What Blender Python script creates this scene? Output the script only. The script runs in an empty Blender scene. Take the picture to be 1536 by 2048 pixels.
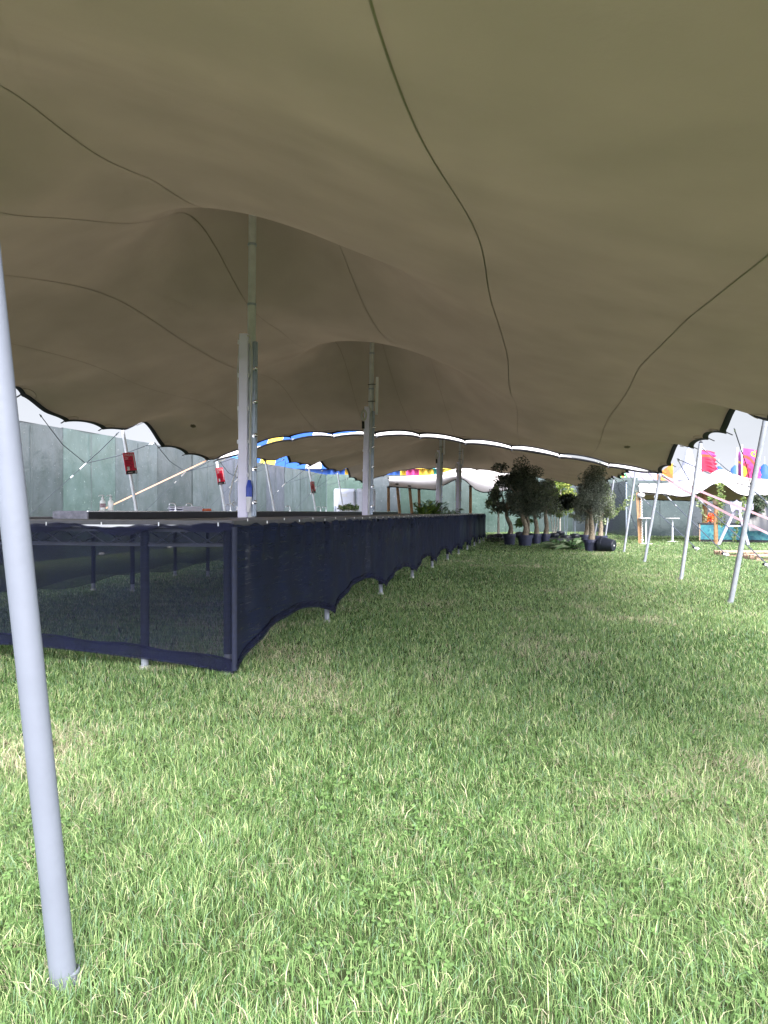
import bpy, math, random
import numpy as np
from mathutils import Vector, Matrix
R = random.Random(7); RN = np.random.default_rng(7)
sc = bpy.context.scene
COL = sc.collection
CAMZ, F = 1.30, 1420.0

# ------------------------------------------------------------------ frames
AX = np.array([.2146, .9767]); NX = np.array([-.9767, .2146]); OR = np.array([-1.21, 5.66])
def ST(s, t, z=0.):
    p = OR + AX * s + NX * t
    return Vector((p[0], p[1], z))
def at(px, py, d):
    return Vector(((px - 768) / F * d, d, CAMZ - (py - 1024) / F * d))
def gnd(px, d):
    return Vector(((px - 768) / F * d, d, 0.))

# ------------------------------------------------------------------ materials
def nt(name):
    m = bpy.data.materials.new(name); m.use_nodes = True
    n = m.node_tree; n.nodes.clear()
    out = n.nodes.new('ShaderNodeOutputMaterial')
    return m, n, out
def L(n, a, b): n.links.new(a, b)
def noise_col(n, col, scale, amt, detail=5, coord='Object'):
    tc = n.nodes.new('ShaderNodeTexCoord'); nz = n.nodes.new('ShaderNodeTexNoise')
    nz.inputs['Scale'].default_value = scale; nz.inputs['Detail'].default_value = detail
    L(n, tc.outputs[coord], nz.inputs['Vector'])
    mr = n.nodes.new('ShaderNodeMapRange'); mr.inputs[1].default_value = .25; mr.inputs[2].default_value = .75
    mr.inputs[3].default_value = 1 - amt; mr.inputs[4].default_value = 1 + amt
    L(n, nz.outputs['Fac'], mr.inputs[0])
    mx = n.nodes.new('ShaderNodeMix'); mx.data_type = 'RGBA'; mx.blend_type = 'MULTIPLY'; mx.inputs[0].default_value = 1
    mx.inputs[6].default_value = (*col, 1); L(n, mr.outputs[0], mx.inputs[7])
    return mx.outputs[2], tc, nz
def mat(name, col, rough=.6, metal=0., ns=6., na=.15, bs=0., bstr=.2, spec=.5, attr=False, trans=0.):
    m, n, out = nt(name)
    b = n.nodes.new('ShaderNodeBsdfPrincipled')
    c, tc, nz = noise_col(n, col, ns, na)
    if attr:
        a = n.nodes.new('ShaderNodeAttribute'); a.attribute_name = 'col'
        mx = n.nodes.new('ShaderNodeMix'); mx.data_type = 'RGBA'; mx.blend_type = 'MULTIPLY'; mx.inputs[0].default_value = 1
        L(n, c, mx.inputs[6]); L(n, a.outputs['Color'], mx.inputs[7]); c = mx.outputs[2]
    L(n, c, b.inputs['Base Color'])
    b.inputs['Roughness'].default_value = rough; b.inputs['Metallic'].default_value = metal
    b.inputs['Specular IOR Level'].default_value = spec
    if bs:
        n2 = n.nodes.new('ShaderNodeTexNoise'); n2.inputs['Scale'].default_value = bs; n2.inputs['Detail'].default_value = 4
        L(n, tc.outputs['Object'], n2.inputs['Vector'])
        bp = n.nodes.new('ShaderNodeBump'); bp.inputs['Strength'].default_value = bstr; bp.inputs['Distance'].default_value = .05
        L(n, n2.outputs['Fac'], bp.inputs['Height']); L(n, bp.outputs[0], b.inputs['Normal'])
    sh = b.outputs[0]
    if trans:
        t = n.nodes.new('ShaderNodeBsdfTranslucent'); L(n, c, t.inputs['Color'])
        ms = n.nodes.new('ShaderNodeMixShader'); ms.inputs[0].default_value = trans
        L(n, sh, ms.inputs[1]); L(n, t.outputs[0], ms.inputs[2]); sh = ms.outputs[0]
    L(n, sh, out.inputs['Surface'])
    return m

def fabric(name, col, tr, weave=True):
    m, n, out = nt(name)
    c, tc, nz = noise_col(n, col, 1.3, .07, 6)
    d = n.nodes.new('ShaderNodeBsdfDiffuse'); L(n, c, d.inputs['Color'])
    if weave:
        n2 = n.nodes.new('ShaderNodeTexNoise'); n2.inputs['Scale'].default_value = 3.0; n2.inputs['Detail'].default_value = 8
        n2.inputs['Roughness'].default_value = .7
        L(n, tc.outputs['Object'], n2.inputs['Vector'])
        bp = n.nodes.new('ShaderNodeBump'); bp.inputs['Strength'].default_value = .25; bp.inputs['Distance'].default_value = .02
        L(n, n2.outputs['Fac'], bp.inputs['Height']); L(n, bp.outputs[0], d.inputs['Normal'])
    t = n.nodes.new('ShaderNodeBsdfTranslucent'); L(n, c, t.inputs['Color'])
    ms = n.nodes.new('ShaderNodeMixShader'); ms.inputs[0].default_value = tr
    L(n, d.outputs[0], ms.inputs[1]); L(n, t.outputs[0], ms.inputs[2]); L(n, ms.outputs[0], out.inputs['Surface'])
    return m

def netting(name, col, see):
    m, n, out = nt(name)
    tc = n.nodes.new('ShaderNodeTexCoord')
    w = n.nodes.new('ShaderNodeTexNoise'); w.inputs['Scale'].default_value = 1.; w.inputs['Detail'].default_value = 6; w.inputs['Roughness'].default_value = .75
    mp = n.nodes.new('ShaderNodeMapping'); mp.inputs['Scale'].default_value = (3, 3, 60)
    L(n, tc.outputs['Object'], mp.inputs['Vector']); L(n, mp.outputs[0], w.inputs['Vector'])
    mr = n.nodes.new('ShaderNodeMapRange'); mr.inputs[1].default_value = .3; mr.inputs[2].default_value = .7
    mr.inputs[3].default_value = see - .14; mr.inputs[4].default_value = see + .14
    L(n, w.outputs['Fac'], mr.inputs[0])
    d = n.nodes.new('ShaderNodeBsdfPrincipled'); d.inputs['Roughness'].default_value = .75
    d.inputs['Base Color'].default_value = (*col, 1); d.inputs['Specular IOR Level'].default_value = .25
    c2, tc2, _ = noise_col(n, col, 4, .35); L(n, c2, d.inputs['Base Color'])
    tp = n.nodes.new('ShaderNodeBsdfTransparent')
    ms = n.nodes.new('ShaderNodeMixShader')
    L(n, mr.outputs[0], ms.inputs[0]); L(n, d.outputs[0], ms.inputs[1]); L(n, tp.outputs[0], ms.inputs[2])
    L(n, ms.outputs[0], out.inputs['Surface'])
    return m

M = {}
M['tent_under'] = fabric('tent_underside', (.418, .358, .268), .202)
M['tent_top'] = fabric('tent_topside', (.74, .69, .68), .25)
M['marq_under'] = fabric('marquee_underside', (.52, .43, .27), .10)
M['band'] = mat('edge_webbing', (.008, .009, .013), .8, na=.3)
M['seam'] = mat('seam_tape', (.315, .262, .19), .8, na=.1)
M['patch'] = mat('worn_patch', (.20, .16, .11), .9, na=.3, ns=20)
M['steel'] = mat('galvanised_steel', (.27, .29, .345), .42, .1, ns=14, na=.12, bs=40, bstr=.06)
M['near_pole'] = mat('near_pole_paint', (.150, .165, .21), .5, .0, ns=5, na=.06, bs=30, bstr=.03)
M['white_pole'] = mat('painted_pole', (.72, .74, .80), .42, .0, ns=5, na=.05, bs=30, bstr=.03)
M['mast'] = mat('mast_aluminium', (.62, .65, .68), .45, .2, ns=10, na=.12)
M['batten'] = mat('batten_white', (.78, .76, .98), .35, 0, ns=5, na=.05)
M['rail'] = mat('rail_grey', (.34, .40, .50), .4, .3, ns=10, na=.15)
M['chrome'] = mat('bright_metal', (.75, .76, .8), .18, .9, na=.05)
M['cable'] = mat('grey_cable', (.55, .54, .52), .6, na=.05)
M['black'] = mat('black_plastic', (.012, .013, .018), .5, na=.2)
M['blueplug'] = mat('blue_plug', (.02, .06, .45), .4, na=.05)
M['net_front'] = netting('black_netting', (.003, .006, .024), .42)
M['net_side'] = netting('dense_netting', (.002, .006, .027), .06)
M['hem'] = netting('netting_hem', (.003, .005, .026), .16)
M['counter'] = mat('counter_top', (.115, .105, .115), .42, 0, ns=3, na=.25, bs=25, bstr=.05)
M['counter_edge'] = mat('counter_edge', (.05, .05, .062), .5, 0, ns=12, na=.3)
M['truss'] = mat('truss_metal', (.16, .17, .22), .45, .5, na=.2)
M['wrapleg'] = mat('wrapped_leg', (.006, .010, .034), .7, na=.4, ns=30)
M['trim'] = mat('white_trim', (.75, .75, .8), .5, na=.1)
M['shelf_black'] = mat('shelf_black', (.02, .02, .03), .5, na=.3, ns=10)
M['shelf_grey'] = mat('shelf_grey', (.22, .22, .28), .6, na=.4, ns=18)
M['whiteplastic'] = mat('white_plastic', (.74, .76, .90), .4, na=.06)
M['clear'] = mat('clear_plastic', (.92, .94, .98), .12, na=.05)
M['label'] = mat('bottle_label', (.30, .20, .24), .5, na=.6, ns=60)
M['orange'] = mat('orange_plastic', (.8, .13, .03), .5, na=.1)
M['signred'] = mat('sign_red', (.78, .016, .06), .3, na=.06)
M['signwhite'] = mat('sign_white', (.85, .78, .80), .4, na=.03)
M['signblack'] = mat('sign_black', (.02, .015, .02), .4, na=.1)
M['signdark'] = mat('sign_dark_red', (.25, .005, .02), .4, na=.1)
M['strap_pink'] = mat('pink_webbing', (.42, .24, .29), .7, na=.12)
M['strap_peach'] = mat('peach_webbing', (.48, .27, .19), .7, na=.12)
M['rope'] = mat('guy_rope', (.03, .04, .06), .7, na=.2)
M['timber'] = mat('timber', (.36, .20, .10), .7, 0, ns=9, na=.35, bs=30, bstr=.3)
M['pallet'] = mat('pallet_wood', (.40, .27, .20), .8, 0, ns=9, na=.3, bs=30, bstr=.3)
M['bark'] = mat('olive_bark', (.24, .20, .15), .9, 0, ns=16, na=.5, bs=25, bstr=.9)
M['palebark'] = mat('pale_bark', (.6, .55, .5), .8, 0, ns=16, na=.3, bs=25, bstr=.4)
M['pot'] = mat('pot_charcoal', (.034, .040, .085), .5, 0, ns=8, na=.25)
M['potblue'] = mat('pot_black', (.012, .015, .026), .35, 0, ns=8, na=.25)
M['soil'] = mat('soil', (.03, .02, .014), .95, 0, ns=30, na=.5, bs=40, bstr=.8)
M['leaf'] = mat('leaves', (1, 1, 1), .45, 0, ns=2, na=.1, attr=True, trans=.3, spec=.35)
M['painted'] = mat('painted_cloth', (1, 1, 1), .6, 0, ns=3, na=.08, attr=True, trans=.15)
M['lilac'] = mat('lilac_paint', (.27, .26, .35), .6, 0, ns=20, na=.25)
M['petal'] = mat('orange_petals', (1, 1, 1), .6, attr=True, na=.1, trans=.2)

# hoarding: dented, streaked painted steel
def hoarding(name, col, dust):
    m, n, out = nt(name)
    tc = n.nodes.new('ShaderNodeTexCoord')
    def nz(scale, det, vec_scale=None, rough=.6):
        t = n.nodes.new('ShaderNodeTexNoise'); t.inputs['Scale'].default_value = scale; t.inputs['Detail'].default_value = det
        t.inputs['Roughness'].default_value = rough
        mp = n.nodes.new('ShaderNodeMapping'); mp.inputs['Scale'].default_value = vec_scale or (1, 1, 1)
        L(n, tc.outputs['Object'], mp.inputs['Vector']); L(n, mp.outputs[0], t.inputs['Vector']); return t
    a = nz(.8, 6); s = nz(1.6, 5, (1.6, 1.6, .9)); g = nz(22, 3, None, .5)
    r1 = n.nodes.new('ShaderNodeMapRange'); r1.inputs[1].default_value = .25; r1.inputs[2].default_value = .85
    L(n, s.outputs['Fac'], r1.inputs[0])
    r2 = n.nodes.new('ShaderNodeMapRange'); r2.inputs[1].default_value = .70; r2.inputs[2].default_value = .74; r2.inputs[4].default_value = .8
    L(n, g.outputs['Fac'], r2.inputs[0])
    m1 = n.nodes.new('ShaderNodeMix'); m1.data_type = 'RGBA'; m1.inputs[6].default_value = (*col, 1); m1.inputs[7].default_value = (*dust, 1)
    L(n, r1.outputs[0], m1.inputs[0])
    m2 = n.nodes.new('ShaderNodeMix'); m2.data_type = 'RGBA'; m2.inputs[7].default_value = (.5, .52, .55, 1)
    L(n, r2.outputs[0], m2.inputs[0]); L(n, m1.outputs[2], m2.inputs[6])
    b = n.nodes.new('ShaderNodeBsdfPrincipled'); b.inputs['Roughness'].default_value = .26
    at_ = n.nodes.new('ShaderNodeAttribute'); at_.attribute_name = 'col'
    m3 = n.nodes.new('ShaderNodeMix'); m3.data_type = 'RGBA'; m3.blend_type = 'MULTIPLY'; m3.inputs[0].default_value = 1
    L(n, m2.outputs[2], m3.inputs[6]); L(n, at_.outputs['Color'], m3.inputs[7])
    L(n, m3.outputs[2], b.inputs['Base Color'])
    bp = n.nodes.new('ShaderNodeBump'); bp.inputs['Strength'].default_value = .5; bp.inputs['Distance'].default_value = .12
    L(n, a.outputs['Fac'], bp.inputs['Height']); L(n, bp.outputs[0], b.inputs['Normal'])
    L(n, b.outputs[0], out.inputs['Surface'])
    return m
M['hoard'] = hoarding('hoarding_green', (.066, .088, .092), (.115, .14, .16))
M['hoardback'] = hoarding('hoarding_back', (.040, .060, .058), (.07, .095, .095))
M['hoardgrey'] = hoarding('hoarding_slate', (.034, .043, .052), (.058, .068, .078))

def teal():
    m, n, out = nt('teal_marbled_cloth')
    tc = n.nodes.new('ShaderNodeTexCoord'); nz = n.nodes.new('ShaderNodeTexNoise')
    nz.inputs['Scale'].default_value = 5; nz.inputs['Detail'].default_value = 7; nz.inputs['Distortion'].default_value = 1.4
    L(n, tc.outputs['Object'], nz.inputs['Vector'])
    cr = n.nodes.new('ShaderNodeValToRGB'); e = cr.color_ramp.elements
    e[0].position = .3; e[0].color = (.012, .07, .12, 1); e[1].position = .75; e[1].color = (.25, .36, .32, 1)
    k = cr.color_ramp.elements.new(.5); k.color = (.03, .17, .23, 1)
    k = cr.color_ramp.elements.new(.62); k.color = (.05, .22, .25, 1)
    L(n, nz.outputs['Fac'], cr.inputs[0])
    b = n.nodes.new('ShaderNodeBsdfPrincipled'); b.inputs['Roughness'].default_value = .5
    L(n, cr.outputs[0], b.inputs['Base Color']); L(n, b.outputs[0], out.inputs['Surface'])
    return m
M['teal'] = teal()

# ------------------------------------------------------------------ mesh builder
class MB:
    def __init__(s): s.v = []; s.f = []; s.c = []; s.mi = []; s.cur = (1, 1, 1); s.m = 0
    def add(s, vs, fs):
        b = len(s.v); s.v.extend(Vector(v) for v in vs)
        for f in fs: s.f.append([b + i for i in f]); s.c.append(s.cur); s.mi.append(s.m)
        return s
    def box(s, c, size, rot=None):
        hx, hy, hz = [k / 2 for k in size]; c = Vector(c)
        vs = [Vector((x * hx, y * hy, z * hz)) for x in (-1, 1) for y in (-1, 1) for z in (-1, 1)]
        if rot is not None: vs = [rot @ v for v in vs]
        return s.add([c + v for v in vs], [(0, 1, 3, 2), (4, 6, 7, 5), (0, 4, 5, 1), (2, 3, 7, 6), (0, 2, 6, 4), (1, 5, 7, 3)])
    def bar(s, a, b, w, h=None, up=(0, 0, 1)):
        a = Vector(a); b = Vector(b); d = b - a; z = d.normalized(); u = Vector(up)
        if abs(z.dot(u)) > .97: u = Vector((AX[0], AX[1], 0))
        x = u.cross(z).normalized(); y = z.cross(x); h = h or w
        rot = Matrix((x, y, z)).transposed()
        return s.box((a + b) / 2, (w, h, d.length), rot)
    def tube(s, pts, r, n=10, caps=True):
        pts = [Vector(p) for p in pts]; k = len(pts)
        rs = r if isinstance(r, (list, tuple)) else [r] * k
        vs = []; ref = None
        for i, p in enumerate(pts):
            t = (pts[min(i + 1, k - 1)] - pts[max(i - 1, 0)]).normalized()
            if ref is None:
                ref = Vector((1, 0, 0)) if abs(t.x) < .9 else Vector((0, 1, 0))
            x = (ref - t * ref.dot(t)).normalized(); y = t.cross(x); ref = x
            for j in range(n):
                a = 2 * math.pi * j / n; vs.append(p + (x * math.cos(a) + y * math.sin(a)) * rs[i])
        fs = [(i * n + j, i * n + (j + 1) % n, (i + 1) * n + (j + 1) % n, (i + 1) * n + j) for i in range(k - 1) for j in range(n)]
        s.add(vs, fs)
        if caps:    # own vertices, so smooth shading stops at the rim
            s.add(vs[:n], [tuple(range(n - 1, -1, -1))]); s.add(vs[(k - 1) * n:], [tuple(range(n))])
        return s
    def lathe(s, c, prof, n=24, axis=None, cols=None):
        c = Vector(c); rot = axis
        vs = []
        for (r, z) in prof:
            for j in range(n):
                a = 2 * math.pi * j / n; v = Vector((r * math.cos(a), r * math.sin(a), z))
                vs.append(c + (rot @ v if rot is not None else v))
        b = len(s.v); s.v.extend(vs)
        for i in range(len(prof) - 1):
            for j in range(n):
                s.f.append([b + i * n + j, b + i * n + (j + 1) % n, b + (i + 1) * n + (j + 1) % n, b + (i + 1) * n + j])
                s.c.append(cols(i, j) if cols else s.cur); s.mi.append(s.m)
        return s
    def grid(s, fn, nu, nv, colf=None):
        b = len(s.v)
        for i in range(nu + 1):
            for j in range(nv + 1): s.v.append(Vector(fn(i / nu, j / nv)))
        for i in range(nu):
            for j in range(nv):
                s.f.append([b + i * (nv + 1) + j, b + (i + 1) * (nv + 1) + j, b + (i + 1) * (nv + 1) + j + 1, b + i * (nv + 1) + j + 1])
                s.c.append(colf((i + .5) / nu, (j + .5) / nv) if colf else s.cur); s.mi.append(s.m)
        return s
    def build(s, name, m, parent=None, smooth=False, loc=None):
        me = bpy.data.meshes.new(name)
        o = bpy.data.objects.new(name, me); COL.objects.link(o)
        off = Vector((0, 0, 0))
        if parent is not None:
            o.parent = parent; q = parent
            while q is not None: off += Vector(q.location); q = q.parent
        elif loc is not None: o.location = loc; off = Vector(loc)
        me.from_pydata([tuple(v - off) for v in s.v], [], s.f)
        for k in (m if isinstance(m, (list, tuple)) else [m]): me.materials.append(k)
        if isinstance(m, (list, tuple)): me.polygons.foreach_set('material_index', s.mi)
        a = me.color_attributes.new('col', 'FLOAT_COLOR', 'CORNER')
        arr = np.empty((len(me.loops), 4), np.float32); k = 0
        lens = [len(f) for f in s.f]
        arr[:] = np.repeat(np.array([(*c, 1) for c in s.c], np.float32), lens, axis=0)
        a.data.foreach_set('color', arr.ravel())
        if smooth: me.polygons.foreach_set('use_smooth', [True] * len(me.polygons))
        me.update(); return o

def tag(o, label=None, cat=None, group=None, kind=None):
    if label: o['label'] = label
    if cat: o['category'] = cat
    if group: o['group'] = group
    if kind: o['kind'] = kind
    return o
def thing(name, label, cat, loc=(0, 0, 0), group=None):
    o = bpy.data.objects.new(name, None); o.empty_display_size = .2; COL.objects.link(o); o.location = loc
    return tag(o, label, cat, group)
def copy_thing(o, loc, label, group=None):
    r = o.copy(); COL.objects.link(r); r.location = loc; r['label'] = label
    if group: r['group'] = group
    for ch in list(o.children):
        c = ch.copy(); COL.objects.link(c); c.parent = r
        for g in ch.children:
            d = g.copy(); COL.objects.link(d); d.parent = c
    return r
def text_mesh(body, size, mtx, name, m, parent):
    cu = bpy.data.curves.new('lettering', 'FONT'); cu.body = body; cu.size = size; cu.align_x = 'LEFT'; cu.extrude = .0008
    cu.resolution_u = 2
    t = bpy.data.objects.new('lettering', cu); me = bpy.data.meshes.new_from_object(t)
    mb = MB(); mb.add([mtx @ v.co for v in me.vertices], [tuple(p.vertices) for p in me.polygons])
    bpy.data.objects.remove(t); bpy.data.meshes.remove(me)
    return mb.build(name, m, parent)

# ------------------------------------------------------------------ stretch-tent surface (thin plate spline over the plan)
def U(r2): return np.where(r2 > 1e-12, r2 * np.log(r2 + 1e-12), 0.)
class Sheet:
    def __init__(s, ctrl, lam=.03):
        s.C = np.array(ctrl, float); P = s.C[:, :2]; n = len(P)
        d = ((P[:, None] - P[None]) ** 2).sum(-1)
        K = U(d) + lam * np.eye(n); Q = np.c_[np.ones(n), P]
        s.W = np.linalg.solve(np.block([[K, Q], [Q.T, np.zeros((3, 3))]]), np.r_[s.C[:, 2], 0, 0, 0])
    def h(s, a, b):
        a = np.asarray(a, float); b = np.asarray(b, float); p = np.stack([a.ravel(), b.ravel()], 1)
        d = ((p[:, None] - s.C[None, :, :2]) ** 2).sum(-1)
        return (U(d) @ s.W[:-3] + s.W[-3] + p @ s.W[-2:]).reshape(a.shape)
SE, SN, TR, TL = 14.0, -3.85, -5.4, 7.0
FAR = [(-5.4, 2.29), (-4.5, 2.49), (-3.65, 2.7), (-1.8, 3.06), (-.4, 3.26), (1, 3.47), (2.9, 3.53), (4, 3.52), (4.8, 3.45), (5.5, 3.3), (7, 2.8)]
LEFT = [(-3.85, 2.75), (-2.55, 3.3), (-1.9, 3.0), (.85, 3.05), (1.6, 3.5), (2.3, 3.12), (5.1, 3.15), (5.95, 3.62), (6.66, 3.16), (9.43, 3.13), (10.16, 3.50), (10.84, 3.0), (13.1, 2.82), (14, 2.8)]
RIGHT = [(-3.85, 2.25), (-3.0, 2.5), (.6, 2.5), (1.6, 2.85), (2.2, 2.6), (5.2, 2.50), (6.35, 2.96), (6.95, 2.60), (8.35, 2.66), (9.4, 2.6), (10.05, 2.58), (11.2, 2.90), (11.75, 2.46), (14, 2.27)]
def smo(pts):
    xs, ys = map(np.array, zip(*pts)); s = np.arange(xs[0], xs[-1] + 1e-6, .25); z = np.interp(s, xs, ys)
    return list(zip(s, np.convolve(np.pad(z, 1, mode='edge'), [.12, .76, .12], 'valid')))
INNER = [(3.6, 1.39, 6.0), (3.9, 1.39, 5.9), (3.7, 2.1, 5.5), (3.9, .6, 5.5), (2.55, 1.05, 4.92), (2.9, 2.2, 5.05), (2.5, -.25, 4.30), (1.8, .5, 4.44),
         (10.24, 1.39, 5.98), (10.5, 1.39, 5.88), (10.4, 2.1, 5.4), (10.4, .6, 5.38), (9.3, 0.0, 4.76), (9.25, 1.1, 5.10), (9.4, 2.2, 4.96),
         (-3.2, -2, 2.83), (-2, -2, 2.97), (1.2, -1.95, 3.53), (4.5, -1.9, 3.6), (8, -1.8, 3.50), (11, -1.75, 3.32),
         (-.98, 1.3, 4.25), (.97, 1.3, 4.52),
         (.06, 2.2, 3.96), (5.52, 2.2, 4.7), (6.9, 2.2, 4.6), (6.9, 1.2, 4.55), (12.5, 2.2, 4.1),
         (-.9, -3.65, 2.72), (.5, -3.65, 2.9), (4.32, -3.65, 3.12), (8, -3.65, 3.05), (12, -3.65, 2.75)]
ctrl = [(s, TL, z) for s, z in smo(LEFT)] + [(s, TR, z) for s, z in smo(RIGHT)]
for t in np.arange(-5.0, 6.8, .6):
    z = float(np.interp(t, *zip(*FAR))); ctrl += [(SE, t, z), (SN, t, z - .15)]
SH = Sheet(ctrl + INNER)

def tent(name, label, off, sheet, s0, s1, t0, t1, wpt, seams, group, nu=150, nv=110, topm='tent_top', underm='tent_under', tabs=1.25, band=.085, scal=.09, hemlift=.045):
    """wpt(s,t,z) -> world.  Canopy of two skins, a webbing edge, seams and tabs."""
    root = thing(name, label, 'tent', wpt((s0 + s1) / 2, (t0 + t1) / 2, 0), group)
    def edge(u, v):     # plan position with small scallops along every side
        s = s0 + (s1 - s0) * u; t = t0 + (t1 - t0) * v
        ks = abs(math.sin(math.pi * (s - s0) / tabs)) ** .6; kt = abs(math.sin(math.pi * (t - t0) / tabs)) ** .6
        t += scal * ks * (max(0, 1 - v * 8) - max(0, 1 - (1 - v) * 8))
        s += scal * kt * (max(0, 1 - u * 10) - max(0, 1 - (1 - u) * 10))
        return s, t
    us = np.linspace(0, 1, nu + 1); vs = np.linspace(0, 1, nv + 1)
    def lift(u, v):    # the hem bows up a little between tabs
        s = s0 + (s1 - s0) * u; t = t0 + (t1 - t0) * v
        a = abs(math.sin(math.pi * (s - s0) / tabs)) ** .7 * (max(0, 1 - v * 14) + max(0, 1 - (1 - v) * 14))
        b_ = abs(math.sin(math.pi * (t - t0) / tabs)) ** .7 * (max(0, 1 - u * 16) + max(0, 1 - (1 - u) * 16))
        return hemlift * max(a, b_)
    P = np.array([[edge(u, v) for v in vs] for u in us]); Z = sheet.h(P[..., 0], P[..., 1]) + np.array([[lift(u, v) for v in vs] for u in us])
    mb = MB()
    mb.m = 0; mb.grid(lambda u, v: wpt(*P[round(u * nu), round(v * nv)], Z[round(u * nu), round(v * nv)]), nu, nv)
    mb.m = 1; mb.grid(lambda u, v: wpt(*P[round(u * nu), round(v * nv)], Z[round(u * nu), round(v * nv)] + .006), nu, nv)
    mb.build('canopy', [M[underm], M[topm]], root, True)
    # webbing band
    b = MB()
    def strip(path, inward, lf):
        n = len(path); vs = []
        ss = np.array([p[0] for p in path]); tt = np.array([p[1] for p in path])
        si = ss + np.array([q[0] for q in inward]) * band; ti = tt + np.array([q[1] for q in inward]) * band
        so = ss - np.array([q[0] for q in inward]) * .01; to = tt - np.array([q[1] for q in inward]) * .01
        zo = sheet.h(so, to); zi = sheet.h(si, ti)
        for k in range(n):
            vs += [wpt(so[k], to[k], zo[k] + .018 + lf[k]), wpt(so[k], to[k], zo[k] - .034 + lf[k]), wpt(si[k], ti[k], zi[k] - .014 + lf[k] * .5)]
        b.add(vs, [f for k in range(n - 1) for f in ((3 * k, 3 * k + 1, 3 * k + 4, 3 * k + 3), (3 * k + 1, 3 * k + 2, 3 * k + 5, 3 * k + 4))])
    m = 420
    uu = np.linspace(0, 1, m)
    strip([edge(u, 0) for u in uu], [(0, 1)] * m, [lift(u, 0) for u in uu]); strip([edge(u, 1) for u in uu], [(0, -1)] * m, [lift(u, 1) for u in uu])
    strip([edge(0, u) for u in uu], [(1, 0)] * m, [lift(0, u) for u in uu]); strip([edge(1, u) for u in uu], [(-1, 0)] * m, [lift(1, u) for u in uu])
    b.build('edge_webbing', M['band'], root, True)
    for t in seams:
        q = MB()
        if isinstance(t, tuple):
            a_, b_, pth = t; ss = np.linspace(a_, b_, 160); tt = np.interp(ss, *zip(*pth)) + .02 * np.sin(ss * 1.3)
        else:
            ss = np.linspace(s0 + .05, s1 - .05, 160); tt = np.full(160, t) + .03 * np.sin(ss * 1.3 + t)
        w = .006; za = sheet.h(ss, tt - w); zb = sheet.h(ss, tt + w)
        vs = []
        for k in range(160):
            vs += [wpt(ss[k], tt[k] - w, za[k] - .004), wpt(ss[k], tt[k], (za[k] + zb[k]) / 2 - .006), wpt(ss[k], tt[k] + w, zb[k] - .004)]
        q.add(vs, [f for k in range(159) for f in ((3 * k, 3 * k + 1, 3 * k + 4, 3 * k + 3), (3 * k + 1, 3 * k + 2, 3 * k + 5, 3 * k + 4))])
        q.build('seam', M['seam'], root, True)
    # tabs of webbing hanging at each scallop point
    def tab(s, t, ds, dt):
        q = MB(); z = float(sheet.h(np.array([s]), np.array([t]))[0])
        q.bar(wpt(s, t, z), wpt(s + ds * .10, t + dt * .10, z - .05), .035, .012); q.build('tab', M['band'], root)
        # loop of cord sewn into the skin above the tab
        pts = []
        for k in range(9):
            a = math.pi * k / 8; s_ = s - ds * (.16 + .10 * math.sin(a)) + dt * .16 * math.cos(a); t_ = t - dt * (.16 + .10 * math.sin(a)) + ds * .16 * math.cos(a)
            pts.append(wpt(s_, t_, float(sheet.h(np.array([s_]), np.array([t_]))[0]) - .012))
        q = MB(); q.tube(pts, .006, 5); q.build('loop', M['seam'], root)
    k = s0
    while k < s1 + .01:
        tab(k, t0, 0, -1); tab(k, t1, 0, 1); k += tabs
    k = t0 + tabs
    while k < t1 - .2:
        tab(s1, k, 1, 0); tab(s0, k, -1, 0); k += tabs
    return root
SEAMS = (-3.65, -1.9, (-3.8, 13.95, [(-4, 1.25), (3.0, 1.25), (4.6, .45), (8.5, .15), (14, -.15)]), (10.5, 13.95, [(10, 1.35), (14, 1.0)]), 2.25, 3.7, 5.2)
DS = 18.12
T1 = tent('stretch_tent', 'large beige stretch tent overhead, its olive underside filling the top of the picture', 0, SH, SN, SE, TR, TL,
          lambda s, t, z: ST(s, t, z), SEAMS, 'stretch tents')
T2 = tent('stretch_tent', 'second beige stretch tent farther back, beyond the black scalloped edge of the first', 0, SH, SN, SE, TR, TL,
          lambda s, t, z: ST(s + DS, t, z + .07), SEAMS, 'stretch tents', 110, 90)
for (s, t, r) in ((11.4, -4.3, .11), (10.9, 6.0, .10)):
    p = MB(); n = 14; vs = []; z0 = None
    ss = [s] + [s + r * math.cos(a * 2 * math.pi / n) * (1 + .25 * math.sin(a * 3)) for a in range(n)]
    tt = [t] + [t + .6 * r * math.sin(a * 2 * math.pi / n) for a in range(n)]
    zz = SH.h(np.array(ss), np.array(tt)) - .008
    p.add([ST(a, b, c) for a, b, c in zip(ss, tt, zz)], [(0, 1 + k, 1 + (k + 1) % n) for k in range(n)])
    p.build('repair_patch', M['patch'], T1)
def hz(s, t): return float(SH.h(np.array([s]), np.array([t]))[0])

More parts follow.
